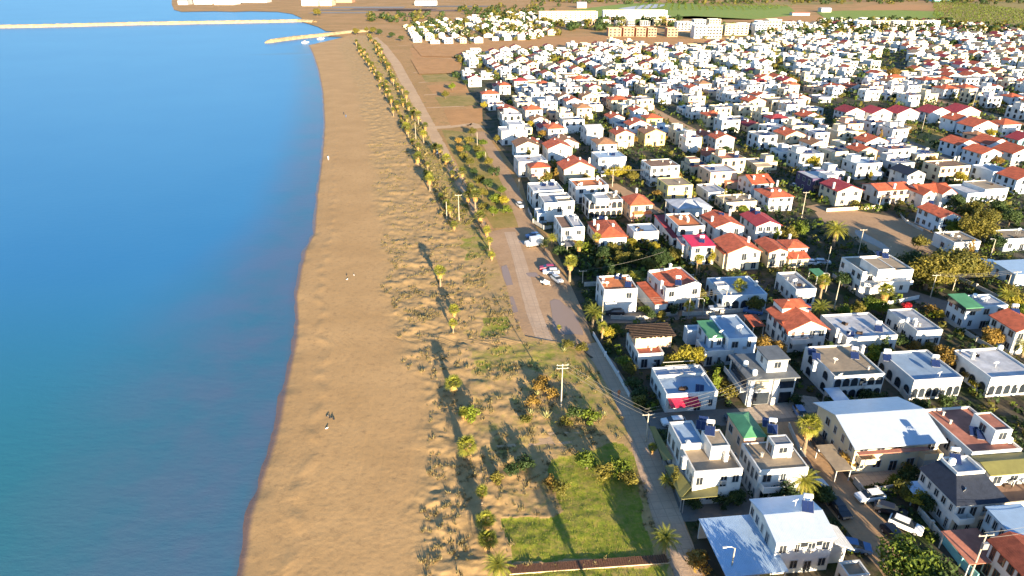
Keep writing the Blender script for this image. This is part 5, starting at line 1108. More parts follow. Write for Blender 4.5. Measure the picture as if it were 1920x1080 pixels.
# shrubs and small trees of the dunes and the strip beside the path
for px, py, k, lm, s, wh in [(1100,880,'tree','leaf_green',.85,'on the grass below the sandy ditch'),(960,895,'tree','leaf_dark',.65,'at the left of the overgrown strip'),(985,880,'shrub','leaf_dark',1.5,'beside the dark tree on the overgrown strip'),(880,788,'shrub','leaf_green',1.8,'beside the long palm shadow on the dunes'),(1165,890,'shrub','leaf_green',1.8,'by the dirt track above the lawn'),(1130,900,'shrub','leaf_olive',1.7,'in the middle of the overgrown strip'),(1180,910,'shrub','leaf_olive',1.5,'at the right edge of the overgrown strip'),
    (1105,790,'shrub','leaf_green',1.7,'at the foot of the tall pole'),(1075,785,'shrub','leaf_dark',1.5,'immediately right of the tall pole foot'),(1000,760,'shrub','leaf_rust',1.3,'left of the tall pole'),(985,795,'shrub','leaf_olive',1.2,'on the bare sand left of the agaves'),(1010,735,'shrub','leaf_rust',1.4,'in the dark scrub above the agaves'),(1035,745,'shrub','leaf_rust',1.3,'just left of the pole in dark scrub'),(1020,720,'shrub','leaf_rust',1.2,'at the top of the dark scrub'),(1060,800,'shrub','leaf_olive',1.3,'below the foot of the tall pole'),(1090,660,'shrub','leaf_olive',1.3,'below the ditch crossing'),(1065,655,'shrub','leaf_olive',1.3,'left of the ditch crossing'),(1030,915,'shrub','leaf_rust',1.2,'beside the sandy hollow'),(1050,925,'shrub','leaf_olive',1.4,'above the sandy hollow'),(930,905,'shrub','leaf_olive',1.2,'right of the palm with the orange skirt'),
    (905,395,'shrub','leaf_olive',1.8,'on the lower verge between the roads'),(930,380,'shrub','leaf_green',2.2,'in the middle of the lower verge'),(950,400,'shrub','leaf_green',1.8,'at the right of the lower verge'),(900,345,'shrub','leaf_olive',2.4,'on the round verge bed'),(925,330,'shrub','leaf_dark',2.4,'at the top of the round verge bed'),(870,300,'shrub','leaf_olive',2.0,'on the upper verge near the beach road'),(900,300,'shrub','leaf_green',2.2,'in the upper verge hedge'),(880,270,'shrub','leaf_olive',2.2,'near the cross road'),(905,275,'shrub','leaf_green',2.2,'by the inner road on the upper verge'),(860,270,'shrub','leaf_rust',1.8,'at the left corner of the upper verge'),(915,355,'tree','leaf_dark',1.0,'at the right of the round verge bed'),(890,330,'tree','leaf_dark',.8,'at the left of the round verge bed'),(880,312,'tree','leaf_olive',.9,'in the left of the upper verge hedge'),(915,312,'tree','leaf_olive',.9,'in the right of the upper verge hedge'),(895,288,'tree','leaf_olive',.9,'in the second upper verge hedge'),(875,287,'tree','leaf_dark',.9,'at the left of the second verge hedge'),(940,365,'tree','leaf_green',.8,'on the lower verge by the inner road'),(925,405,'tree','leaf_green',.8,'at the bottom of the lower verge'),(905,372,'tree','leaf_olive',.9,'on the lower verge by the beach road'),(945,385,'tree','leaf_yellow',.8,'on the lower verge below the hedge'),(885,255,'tree','leaf_olive',1.0,'at the top of the upper verge'),(862,288,'tree','leaf_rust',.8,'at the beach side of the upper verge'),
    (668,66,'tree','leaf_olive',1.9,'where the two palm rows begin'),(700,64,'tree','leaf_olive',2.0,'at the head of the beach road'),(712,66,'tree','leaf_dark',1.7,'right of the head of the beach road'),(735,72,'tree','leaf_dark',1.6,'left of the far white cluster'),(752,78,'tree','leaf_dark',1.5,'at the corner of the far white cluster'),(688,60,'tree','leaf_olive',1.5,'behind the head of the beach road'),(595,30,'big','leaf_olive',1.9,'on the port shore beside the warehouses'),(835,185,'tree','leaf_olive',1.2,'at the beach end of the dry plots'),(848,170,'tree','leaf_green',1.2,'beside the first estate house')]:
    tree(G(px, py), k, lm, s, wh)
# estate greenery beside the generated houses
rg = random.Random(77); nt_ = len(AUTO); cnt = 0
for h in HOUSES:
    if cnt > 270: break
    if rg.random() < (.7 if h[1] < 260 else .95):
        k = rg.choice(['tree','shrub','tree','shrub','column']); a = rg.choice([0, 1, 2, 3]); off = {0:(h[4]/2+1.6,0),1:(-h[4]/2-1.6,0),2:(0,-h[5]/2-1.8),3:(2,-h[5]/2-1.8)}[a]
        x = h[0] + off[0]*cos(h[6]) - off[1]*sin(h[6]); y = h[1] + off[0]*sin(h[6]) + off[1]*cos(h[6])
        if radius_hit(x, y, .5, HOUSES, .62): continue
        px, py = pixel((x, y, 0))
        if px > 1940 or py > 1080: continue
        cnt += 1; tree(Vector((x, y, 0)), k, rg.choice(['leaf_dark','leaf_olive','leaf_green','leaf_dark','leaf_yellow','leaf_olive','leaf_rust']), rg.uniform(.7, 1.1) if k != 'shrub' else rg.uniform(1.1, 1.8))
for c in rest:
    for _ in range(2):
        if rg.random() < .85: FAR_TREES.append(c[1] + Vector((rg.choice([-1, 1])*rg.uniform(5, 8.5), rg.uniform(-10, -5), 0)))
for _ in range(420):
    px, py = rg.uniform(990, 1990), rg.choice([rg.uniform(0.5, 5), rg.uniform(1, 9), rg.uniform(10, 30)])
    if py > 9 and not (px < 1060): continue
    FAR_TREES.append(G(px, py))
N_DARK = len(FAR_TREES)
for _ in range(60): FAR_TREES.append(G(rg.uniform(860, 1010), rg.uniform(14, 28)))
for _ in range(40): FAR_TREES.append(G(rg.uniform(690, 830), rg.uniform(26, 42)))
for _ in range(20): FAR_TREES.append(G(rg.uniform(1058, 1150), rg.uniform(52, 58)))
for _ in range(70): FAR_TREES.append(G(rg.uniform(1005, 1280), rg.uniform(38, 51)))
for _ in range(24): FAR_TREES.append(G(rg.uniform(1300, 1480), rg.uniform(52, 76)))
def clump(b, p, s, r, n=46):
    for i in range(n):
        d = Vector((r.gauss(0,1), r.gauss(0,1), r.gauss(0,1))).normalized(); q = p + Vector((d.x*s, d.y*s, s*.9 + d.z*s*.8))*1.0; nrm = (d + Vector((r.gauss(0,.5),)*3)).normalized(); u = nrm.orthogonal().normalized(); w = nrm.cross(u); z = s*.42*r.uniform(.6,1.3)
        b.face([q-u*z, q-w*z*.7, q+u*z, q+w*z*.7])
fb2 = MB(); fb3 = MB()
for p in FAR_TREES: clump(fb2 if rg.random() < .65 else fb3, p, rg.uniform(1.6, 3.6) * (1 if p.y < 900 else 1.7), rg, 34)
for i_, f_ in enumerate(fb3.f): fb2.v += [fb3.v[q] for q in f_]; fb2.f.append(list(range(len(fb2.v)-4, len(fb2.v)))); fb2.mi.append(1)
o = fb2.build('distant_trees', [M['leaf_dark'], M['leaf_olive']], None, fix=False); tag(o, 'scattered far trees and bushes between and beyond the distant houses', 'trees', None, 'stuff')
ob = MB()
o0, o1 = G(1752, 46), G(1905, 47)
for i in range(30):
    for j in range(60):
        p = o0 + Vector((i*11.0 + j*3.2, j*15.0, 0)); px, py = pixel(p)
        if py < 3 or px > 1960 or px < 1750: continue
        clump(ob, p + Vector((rg.uniform(-1, 1), rg.uniform(-1, 1), 0)), 2.3, rg, 10)
for i in range(26):
    for j in range(26):
        px, py = pixel(G(1190, 19) + Vector((i*15.0 + j*5, j*22.0, 0)))
        if inside(px, py, [(1180,6),(1380,6),(1490,12),(1440,20),(1190,19)]): clump(ob, G(px, py), 2.4, rg, 10)
o = ob.build('orchard', M['leaf_green'], None, fix=False); tag(o, 'rows of green orchard trees on the plain along the upper edge', 'orchard', None, 'stuff')
# undergrowth of the gardens: low green mass wherever nothing is built
def free(x, y, m=.7):
    for h in HOUSES:
        dx, dy = x-h[0], y-h[1]
        if abs(dx)+abs(dy) > 40: continue
        c, s = cos(h[6]), sin(h[6])
        if abs(dx*c+dy*s) < h[4]/2+m and abs(-dx*s+dy*c) < h[5]/2+m: return False
    p = Vector((x, y, 0))
    for P, w in ROADS:
        for a, b in zip(P, P[1:]):
            ab = b-a; t = max(0, min(1, (p-a).dot(ab)/ab.length_squared))
            if (p-(a+ab*t)).length < w+m*.8: return False
    return True
OPEN = [[(1528,398),(1560,388),(1650,402),(1700,412),(1740,425),(1760,455),(1745,500),(1690,490),(1630,468),(1590,440),(1540,415)],[(1395,768),(1480,738),(1530,745),(1548,765),(1500,782),(1402,790)],[(1592,892),(1782,852),(1800,880),(1720,905),(1612,912)],
        [(903,438),(950,428),(1003,426),(1020,452),(1055,500),(1078,530),(1108,595),(1122,640),(1086,650),(1030,642),(984,634)],[(960,440),(1050,440),(1050,480),(960,480)],[(1330,930),(1420,925),(1420,1100),(1330,1100)]]
EST2 = [(1335,1100),(1248,860),(1160,690),(1115,625),(1072,515),(1040,440),(1000,412),(978,330),(935,240),(868,104),(1000,96),(1150,84),(1290,94),(1440,72),(1600,44),(1960,56),(2100,120),(2100,1100)]
ub = MB(); ru_ = random.Random(33); SHR = []
y = 70.0
while y < 900:
    st = 2.1 if y < 200 else (3.6 if y < 420 else 7.0); x = 0.0
    while x < 640:
        xx, yy = x + ru_.uniform(-1, 1)*st*.4, y + ru_.uniform(-1, 1)*st*.4; px, py = pixel((xx, yy, 0)); x += st
        if px > 1960 or not inside(px, py, EST2) or any(inside(px, py, g) for g in OPEN): continue
        gden = fbm(xx*.06, yy*.06, 3, 7.0)
        plot = inside(px, py, [(1062,462),(1100,450),(1250,445),(1300,490),(1290,515),(1120,532),(1090,520)])
        if ru_.random() > (.95 if plot else .66 + gden*.9) or not free(xx, yy): continue
        z = ru_.uniform(.35, 1.0)*(1 if yy < 200 else (1.7 if yy < 420 else 2.6))*(1.7 if plot else 1)
        clump(ub, Vector((xx, yy, -.1)), z, ru_, 30 if yy < 160 else (20 if yy < 300 else 12))
    y += st
for i_ in range(len(ub.mi)): ub.mi[i_] = (0, 0, 1, 0, 2)[(i_//30) % 5]
o = ub.build('garden_undergrowth', [M['leaf_dark'], M['leaf_olive'], M['leaf_green']], None, fix=False); tag(o, 'low dark green undergrowth filling the gardens between the houses', 'undergrowth', None, 'stuff')
# dune scrub, clumps for the palm-row shadow, lawn grass
sb = MB(); gb = MB(); rs = random.Random(12); nb = 0
def tuft(b, p, s, r, n):
    for i in range(n):
        a = r.uniform(0, 6.28); l = s*r.uniform(.5, 1.2); d = Vector((cos(a)*r.uniform(.15,.9), sin(a)*r.uniform(.15,.9), r.uniform(.5,1))).normalized(); sd = Vector((-sin(a), cos(a), 0))*s*.16
        o = p + Vector((r.gauss(0,s*.32), r.gauss(0,s*.32), -.03)); b.face([o-sd, o+sd, o+d*l])
for i, v in enumerate(BV):
    if v[1] > 330: continue
    g, du = BA['grass'][i], BA['dune'][i]; area = max(.06, min(1.0, v[1]/160))*(1 if v[1] < 170 else .55)
    n1 = fbm(v[0]*.16, v[1]*.16, 3, 4.0)
    if g > .6 and v[1] < 130:
        if rs.random() < .55: tuft(gb, Vector(v), .13+.16*rs.random(), rs, 3)
    elif du > .45 and n1 > -.12 and rs.random() < .065*area*(1+n1*4) + .008:
        s = rs.uniform(.18, .55); tuft(sb, Vector(v), s, rs, 16)
        if rs.random() < .3: tuft(sb, Vector(v) + Vector((.4,.3,0)), s*1.2, rs, 14)
nsc = len(sb.f)
for pl in ([(842,428),(822,376),(808,343),(784,294),(762,250),(734,198),(711,152),(690,117),(668,84)], [(905,425),(872,352),(842,318),(795,262),(777,224),(753,182),(728,134),(713,106),(692,68)]):
    P = [G(*p) for p in pl]  # clumps added along both palm rows in place of their dark shadow line
    for a, b in zip(P, P[1:]):
        for t in range(int((b-a).length/2.6)):
            p = a.lerp(b, t*2.6/(b-a).length) + Vector((rs.gauss(1.2, 1.6), 0, 0))
            if rs.random() < .75: clump(sb, p, rs.uniform(.45, 1.1), rs, 22)
for t in range(900):
    y_ = rs.uniform(90, 425); p = G(lerp_at([(842,428),(762,250),(690,117),(668,84)], y_) + rs.random()*(lerp_at([(905,425),(795,262),(713,106),(692,68)], y_) - lerp_at([(842,428),(762,250),(690,117),(668,84)], y_)), y_)
    if p.y < 700: clump(sb, p, rs.uniform(.2, .6), rs, 14)
for k_ in range(nsc, len(sb.f)): sb.mi[k_] = 1 if (k_//14) % 2 else 0
o = sb.build('dune_scrub', [M['scrub'], M['leaf_olive']], None, fix=False); tag(o, 'low dry brown scrub over the dunes, with clumps added as palm-row shadow', 'scrub', None, 'stuff')
o = gb.build('grass', M['grassblade'], None, fix=False); tag(o, 'short green grass of the lawns beside the tiled path', 'grass', None, 'stuff')
# agaves near the tall pole
def agave_mesh():
    b = MB(); r = random.Random(8)
    for i in range(22):
        a = i*2.399; el = R(80-70*i/22); L = r.uniform(.9,1.3); d = Vector((cos(a)*cos(el), sin(a)*cos(el), sin(el))); sd = Vector((-sin(a), cos(a), 0))*.09; m_ = d*L*.45
        b.face([Vector((0,0,.05))-sd*.7, Vector((0,0,.05))+sd*.7, m_+sd, d*L, m_-sd])
    return b.mesh('agave', M['agave'])
M['agave'] = leaf_mat('agave_leaves', (.16,.19,.10), (.42,.38,.14), .15); am = agave_mesh()
for px, py, s, wh in [(995,778,1.2,'left of the other agaves in the scrub'),(1025,785,1.4,'biggest golden one below the dark scrub'),(1008,742,1.1,'golden one inside the dark scrub'),(1058,660,1.2,'pale one below the ditch crossing'),(1133,780,1.0,'lone one near the dirt track'),(965,848,1.0,'on top of the dark tree mound'),(1060,742,.9,'small one at the right of the tall pole')]:
    p = G(px, py); o = put('agave_plant', am, None, (p.x, p.y, 0), px, s); tag(o, f'spiky agave, {wh}', 'agave', 'agaves of the overgrown strip', 'thing')
# ------------------------------------------------------------------ poles, cables, cars, walls, people
def pole(base, h, label, arms=1, lamp=False, group='utility poles', yaw=0.1, tr=False, rad=.105):
    root = thing('street_lamp' if lamp else 'utility_pole', label, 'street lamp' if lamp else 'utility pole', (base.x, base.y, 0), yaw, group)
    b = MB(); b.tube([(0,0,-.2), (0,0,h)], [rad*1.25, rad*.8], 8); b.build('shaft', M['pole'], root)
    if lamp:
        b = MB(); b.tube([(0,0,h-.1), (-.5,0,h+.25), (-1.3,0,h+.3)], .05, 6); b.build('lamp_arm', M['steel'], root); b = MB(); b.box(-1.75, -1.2, -.12, .12, h+.22, h+.34); b.build('lamp_head', M['frame'], root)
    for i in range(arms):
        b = MB(); z = h-.25-i*.7; b.box(-1.1, 1.1, -.06, .06, z, z+.12); b.build('crossarm', M['pole'], root)
        for x in (-1, 0, 1):
            q = MB(); q.tube([(x,0,z+.115), (x,0,z+.25), (x,0,z+.32)], [.03,.06,.03], 6); q.build('insulator', M['frame'], root)
    if tr: b = MB(); b.box(-.4,.4,-.55,-.14,h-2.2,h-1.2); b.build('transformer', M['steel'], root)
    return Vector((base.x, base.y, h))
PT = {}
for k, px, py, pyt, lb, a in [('T',1052,765,683,'tall pale pole with wide double crossarm in the overgrown strip',2),('A',1211,828,776,'pole with crossarm at the path corner beside the upper olive awning',1),('B',1092,533,509,'pole at the left end of the shrubby plot',1),('C',1128,613,562,'pole among palms at the first street corner',0),
    ('D',1609,476,430,'pole with crossarm standing by the muddy lot puddle',1),('E',1744,558,515,'pole in front of the big olive-coloured tree',1),('F',1786,545,528,'short pole right of the big tree',0),('G',1896,545,509,'pole with crossarm at the right street corner',1),('H',1886,545,515,'thin pole left beside the right street corner pole',0),
    ('I',1491,508,477,'pole behind the lane arch house',0),('J',1548,512,462,'pole beside the parked pale cars',0),('K',1563,582,527,'wooden-coloured pole between the lane arch house and the palm',0),('L',1646,396,362,'pole at the left edge of the orange roof lot house',0),('M',1503,408,360,'pole at the street left of the muddy lot',1),('N',1148,350,318,'pole by the yellow trees above the arcade house',1),
    ('O',861,415,365,'right pole of the pair beside the dune palms',1),('P',838,412,378,'left pole of the pair beside the dune palms',0),('Q',1007,418,397,'pole at the verge corner by the stepped cube house',0),('S',973,360,336,'pole beside the arched loggia house',0),('U',1203,415,394,'pole in front of the orange tower house',0),('V',895,275,248,'pole on the upper verge by the cross road',0),('W',911,306,285,'pole on the verge by the inner road',0),('X',780,262,230,'pole between the palm rows',0),('Y',1354,395,360,'green-grey pole by the lilac roof bungalow',0),
    ('Z',1730,520,503,'short pole on the path right of the big white cube house',0),('a',1665,485,465,'pole behind the roof of the big white cube house',0),('b',1290,595,558,'pole in the front garden of the butterfly roof house',0),('c',1358,583,545,'pole beside the blue arch house gate',0),('d',1500,812,790,'pole at the head of the dirt street',0),('e',1727,250,215,'pole by the dark green plot',0),('f',1822,205,170,'pole by the maroon row of five',0),('g',1246,408,378,'thin pole by the red orange tower house street',0)]:
    b = G(px, py); t = CH - b.y*tan(CP + math.atan((pyt-540)/CF)); PT[k] = pole(b, max(4.0, min(11, t)), lb, a)
pole(G(1819,1082), 7.8, 'pole with transformer and lamp arm over the maroon canopy', 1, False, tr=True); pole(G(1366,1094), 6.5, 'street lamp with short arm at the edge of the wide blue-white canopy', 0, True, 'street lamps')
b = G(1855,487); pole(b, 6.2, 'street lamp with short arm by the white van at the right', 0, True, 'street lamps'); pole(G(1548,548), 5.2, 'street lamp beside the green sheet roof', 0, True, 'street lamps'); pole(G(1317,592), 4.4, 'street lamp in front of the butterfly roof house', 0, True, 'street lamps')
def cable(a, b, label, n=1):
    root = thing('power_cable', label, 'cable', ((a.x+b.x)/2, (a.y+b.y)/2, 0), 0, 'cables between the poles'); m = MB(); c = Vector(((a.x+b.x)/2, (a.y+b.y)/2, 0)); d = (b-a).normalized(); s = Vector((-d.y, d.x, 0)).normalized()
    for i in range(n):
        o = s*((i-(n-1)/2)*.9); L = (b-a).length; m.tube([tuple(a.lerp(b, t/10) - c + o - Vector((0,0,L*.03*(1-(2*t/10-1)**2)))) for t in range(11)], .022, 4)
    m.build('wire', M['wire'], root)
up = Vector((0, 0, .1))
cable(PT['T']+up, PT['A']+up, 'cables from the tall double-crossarm pole to the path corner pole', 3); cable(PT['A']+up, Vector((G(1420,772).x, G(1420,772).y, 7.5)), 'cables running right from the path corner pole', 4)
cable(PT['E']+up, PT['G']+up, 'cables from the big tree pole to the right street corner', 3); cable(PT['C'], PT['c'], 'cables along the first street in front of the orange terrace house', 3); cable(PT['N']+up, Vector((G(1270,350).x, G(1270,350).y, 8)), 'cables from the yellow trees towards the brown roof block', 2)
cable(PT['B']+up, Vector((G(1240,520).x, G(1240,520).y, 7.5)), 'cable over the shrubby plot', 1)
b = G(1820, 1082); cable(Vector((b.x, b.y, 7.7)), Vector((G(1990,1040).x, G(1990,1040).y, 7)), 'cables leaving the transformer pole', 2)
def car_meshes():
    b = MB(); st = [(-2.15,.42,.62,.74,.70),(-2.05,.30,.84,.82,.76),(-1.3,.24,.93,.86,.80),(-.75,.24,.98,.87,.80),(.9,.24,.98,.87,.80),(1.6,.24,.98,.86,.78),(2.05,.28,.94,.82,.74),(2.13,.42,.75,.76,.70)]
    rings = []
    for x, zl, zh, w, wt in st: rings.append([(x,-w*.92,zl),(x,-w,(zl+zh)*.5),(x,-wt,zh),(x,wt,zh),(x,w,(zl+zh)*.5),(x,w*.92,zl)])
    for a, c in zip(rings, rings[1:]):
        for i in range(6): b.face([a[i], a[(i+1) % 6], c[(i+1) % 6], c[i]])
    b.face(rings[0]); b.face(rings[-1]); rf = [(-.35,.60),(.05,.62),(1.1,.62),(1.5,.58)]
    R1 = [(x,-w,1.40) for x, w in rf] + [(x,w,1.40) for x, w in rf[::-1]]; b.face(R1); b.face([(p[0],p[1],1.35) for p in R1][::-1])
    for i in range(8):
        p, q = R1[i], R1[(i+1) % 8]; b.face([p, q, (*q[:2],1.35), (*p[:2],1.35)])
    g = MB(); lo_ = [(-1.1,.77),(0,.79),(1.2,.79),(1.95,.70)]; L = [(x,-w,.97) for x, w in lo_] + [(x,w,.97) for x, w in lo_[::-1]]; T = [(p[0],p[1]*.98,1.355) for p in R1]
    for i in range(8): g.face([L[i], L[(i+1) % 8], T[(i+1) % 8], T[i]])
    ty = MB(); ty.tube([(0,-.1,0), (0,-.09,0), (0,.09,0), (0,.1,0)], [.26,.31,.31,.26], 14); rim = MB(); rim.tube([(0,-.112,0), (0,.112,0)], [.19,.19], 10); hl = MB(); hl.box(-.05,.05,-.17,.17,-.07,.07)
    return [x.fix(x.mesh(n, M['glass'] if n == 'window_band' else M['rubber'] if n == 'wheel' else M['steel'])) for n, x in (('car_body', b), ('window_band', g), ('wheel', ty), ('rim', rim), ('headlight', hl))]
CM = car_meshes(); CB = {}
CARS = []
def car(px, py, yaw, paint, label, s=1.0, van=False):
    p = G(px, py); root = thing('van' if van else 'parked_car', label, 'van' if van else 'car', (p.x, p.y, .03), R(yaw), 'parked vehicles', sc=(s*1.08, s*1.08, s*(1.45 if van else 1.08)))
    if paint not in CB: m = CM[0].copy(); m.materials.clear(); m.materials.append(M[paint]); CB[paint] = m
    put('body', CB[paint], root); put('window_band', CM[1], root)
    for x in (-1.32, 1.32):
        for y in (-.76, .76): w = put('wheel', CM[2], root, (x, y, .31)); put('rim', CM[3], w)
    for y in (-.55, .55): put('headlight', CM[4], root, (-2.12, y, .62))
    CARS.append(root)
    if van:
        b = MB(); b.box(-.9, 2.05, -.77, .77, .95, 1.62); b.build('cargo_box', M[paint], root)
for a in [(1630,936,100-90,'carwhite','white saloon car at the top of the dirt street'),(1697,990,140,'carwhite','white car parked half on the verge of the dirt street'),(1600,1030,165,'carblue','blue car beside the corrugated side roof'),(1033,513,5,'carwhite','white car parked beside the red car'),(1027,506,5,'carred','dark red car parked near the golden palm'),(1044,527,115,'carsilver','pale silver car nosing towards the big puddle'),
          (975,388,110,'carwhite','white car on the inner road by the garden wall'),(818,288,105,'carwhite','white car alone on the beach road'),(1541,495,170,'carsilver','silver car parked behind the red ell house'),(1522,496,165,'carwhite','white car half hidden beside the silver one'),(999,445,20,'carblue','dark blue car in shade behind the white van'),(1668,962,150,'carblack','black car in the shade under the garden trees'),(1905,498,20,'carblack','dark car at the right street under the lamp'),(1492,352,120,'carsilver','silver car on the street by the hip roof tank house'),(1130,330,90,'carwhite','white car behind the yellow trees')]:
    car(*a)
car(1001,461,18,'carwhite','white van parked at the corner of the dirt clearing',1.2,True); car(1838,505,-20,'carwhite','white minibus under the big olive-coloured tree',1.25,True)
rc_ = random.Random(91); ncar = 0
for P, hw in ROADS[10:]:
    for a, b in zip(P, P[1:]):
        if hw < 2.4 or hw > 3.6 or ncar >= 12: continue
        L = (b-a).length; t = rc_.uniform(.15, .85); d = (b-a).normalized(); s = Vector((-d.y, d.x, 0))*rc_.choice([-1, 1])*(hw-1.1); q = a.lerp(b, t) + s; px, py = pixel(q)
        if not (960 < px < 1900 and 130 < py < 1050) or radius_hit(q.x, q.y, 1.0, HOUSES, .6): continue
        pt = rc_.choice(['carwhite', 'carsilver', 'carwhite', 'carblack', 'carsilver', 'carblue']); sh, rel = nearest(q.x, q.y)
        car(px, py, math.degrees(math.atan2(d.y, d.x)), pt, 'x'); o = CARS[-1]; ncar += 1
        AUTO.append((o, f"{ {'carwhite':'white','carsilver':'silver','carblack':'black','carred':'dark red','carblue':'blue'}[pt]} car parked on the street {rel} the {sh}", px))
p = G(1022, 533); root = thing('trailer', 'small pale two-wheeled trailer on the dirt clearing', 'trailer', (p.x, p.y, 0), R(-50)); b = MB(); b.box(-1.1, 1.1, -.7, .7, .45, .6); b.box(-1.1, 1.1, -.7, -.64, .6, .95); b.box(-1.1, 1.1, .64, .7, .6, .95); b.box(1.1, 2.2, -.05, .05, .45, .53); b.build('bed', M['carwhite'], root)
for y in (-.8, .8): put('wheel', CM[2], root, (0, y, .31))
# garden walls
def wall_line(label, pts, h=1.1, m='white', t=.2):
    P = [G(*p) for p in pts]; c = P[0]; root = thing('garden_wall', label, 'wall', (c.x, c.y, 0), 0, 'garden walls'); b = MB()
    for a, e in zip(P, P[1:]):
        d = (e-a).normalized(); s = Vector((-d.y, d.x, 0))*t/2; q = [a-s-c, e-s-c, e+s-c, a+s-c]; L = [Vector((x.x, x.y, -.05)) for x in q]; T = [Vector((x.x, x.y, h)) for x in q]
        for i in range(4): b.face([L[i], L[(i+1) % 4], T[(i+1) % 4], T[i]])
        b.face(T)
    b.build('masonry', M[m], root)
    for p_ in P[1:-1] if len(P) > 2 else P[:1]:
        k = MB(); x, y = p_.x-c.x, p_.y-c.y; k.box(x-.22, x+.22, y-.22, y+.22, -.05, h+.25); k.build('pier', M[m], root)
for a in [('white garden wall running along the beach path from the first street', [(1112,628),(1135,668),(1158,705),(1180,745)],.9),('low wall in front of the orange terrace house', [(1145,598),(1200,600),(1270,590)],1.0,'concrete'),('low wall in front of the butterfly roof house', [(1280,592),(1340,590)],1.0,'concrete'),('white wall between the beach path and the olive awnings', [(1242,868),(1262,905),(1275,942)],1.1,'darkconc'),
    ('pale wall along the lane beside the big white cube house', [(1560,520),(1600,550),(1645,580)],1.2,'concrete'),('front wall of the big white cube house terrace', [(1645,580),(1665,572),(1722,560)],1.0),('long wall behind the orange terrace house plot', [(1095,537),(1180,532),(1300,522)],1.2,'concrete'),('cream planted wall facing the muddy lot', [(1549,397),(1600,394),(1640,391)],1.2,'cream'),('curved kerb wall of the blue side red house garden', [(1686,404),(1700,418),(1730,434)],.8,'concrete'),
    ('garden wall of the stepped cube house', [(990,395),(1000,418),(1020,430),(1045,428)],1.2,'concrete'),('wall below the row of arched houses', [(1500,783),(1560,778)],1.0,'darkconc'),('wall between the tan and long panel arch houses', [(1672,705),(1690,738),(1700,752)],1.3,'concrete'),('wall along the left of the dirt street', [(1478,800),(1500,850),(1530,900)],1.0,'concrete'),('yard wall of the yellow villa', [(1600,905),(1625,935),(1640,925),(1700,915)],1.2,'concrete'),
    ('wall of the planted garden right of the dirt street', [(1720,960),(1745,990),(1765,1015)],1.2,'concrete'),('teal-painted yard wall below the maroon canopy', [(1765,1015),(1800,1060),(1830,1090)],1.4,'teal'),('street wall in front of the broad white roof house', [(1430,640),(1470,655)],1.2),('long street wall below the blue arch house', [(1350,588),(1420,583),(1455,590)],1.0,'concrete'),('white wall of the plot beside the van at right', [(1790,520),(1830,540),(1870,560)],1.0,'concrete'),('street wall above the arched houses at right', [(1770,600),(1830,640),(1880,668)],1.0,'concrete')]:
    wall_line(*a)
# green sheet roof by the lane, red tarpaulin, boardwalk
canopy('green sheet canopy beside the lane behind the lane arch house', (1532,518), (1546,514), (1518,505), 2.6, 'f_green', .2)
canopy('orange-red sheet roof of a small outbuilding left of the scarlet villa', (1412,612), (1432,609), (1398,592), 2.6, 'x_red', .3, name='outbuilding_roof')
canopy('lilac canopy frame below the maroon panel roof house', (1062,462), (1078,458), (1054,450), 2.4, 'f_grey', .2)
p = G(1672, 612); tb = MB(); r = random.Random(4); n = 10; gr = [[Vector((i*.36-1.8, j*.36-1.8, 1.5*max(0, 1-((i-5)**2+(j-5)**2)/30)+.18*r.random())) for i in range(n+1)] for j in range(n+1)]
for j in range(n):
    for i in range(n): tb.face([gr[j][i], gr[j][i+1], gr[j+1][i+1], gr[j+1][i]])
o = tb.build('tarpaulin', M['f_crimson'], None, True); o.location = (p.x, p.y, .0); tag(o, 'red tarpaulin heap between the two white-roofed houses', 'tarpaulin', None, 'thing')
a, e = G(955, 1071), G(1252, 1050); d = e-a; root = thing('boardwalk', 'reddish wooden boardwalk crossing the lawn at the bottom edge', 'boardwalk', (a.x, a.y, 0), math.atan2(d.y, d.x)); b = MB(); L = d.length
for i in range(int(L/.34)): b.box(i*.34, i*.34+.29, -.75, .75, .30, .36)
b.build('decking', M['wood'], root)
for y in (-.72, .72): b = MB(); b.box(0, L, y-.06, y+.06, .12, .297); b.build('edge_beam', M['cream'], root)
# people far off on the sand and the path
def person_mesh(coat, legs):
    b = MB(); pr = lambda pts, rad, n=8, mi=0: b.tube(pts, rad, n, mi)
    me = bpy.data.meshes.new('person'); V = [(0,0,.95),(0,0,1.2),(0,0,1.42),(0,0,1.52),(0,-.02,1.66),(-.1,0,.9),(-.11,.04,.5),(-.11,-.1,.08),(-.11,-.22,.04),(.1,0,.9),(.11,-.12,.5),(.11,.1,.08),(.11,-.02,.04),(-.2,0,1.38),(-.26,.08,1.12),(-.24,.02,.88),(.2,0,1.38),(.26,-.08,1.12),(.24,-.1,.88)]
    E = [(0,1),(1,2),(2,3),(3,4),(0,5),(5,6),(6,7),(7,8),(0,9),(9,10),(10,11),(11,12),(2,13),(13,14),(14,15),(2,16),(16,17),(17,18)]; RR = [.15,.15,.14,.06,.115,.1,.07,.05,.045,.1,.07,.05,.045,.07,.05,.04,.07,.05,.04]
    me.from_pydata(V, E, []); o = put('person', me); m = o.modifiers.new('skin', 'SKIN')
    for i, s in enumerate(me.skin_vertices[0].data): s.radius = (RR[i], RR[i])
    me.skin_vertices[0].data[0].use_root = True; o.modifiers.new('sub', 'SUBSURF').render_levels = 1; me.materials.append(coat); return o
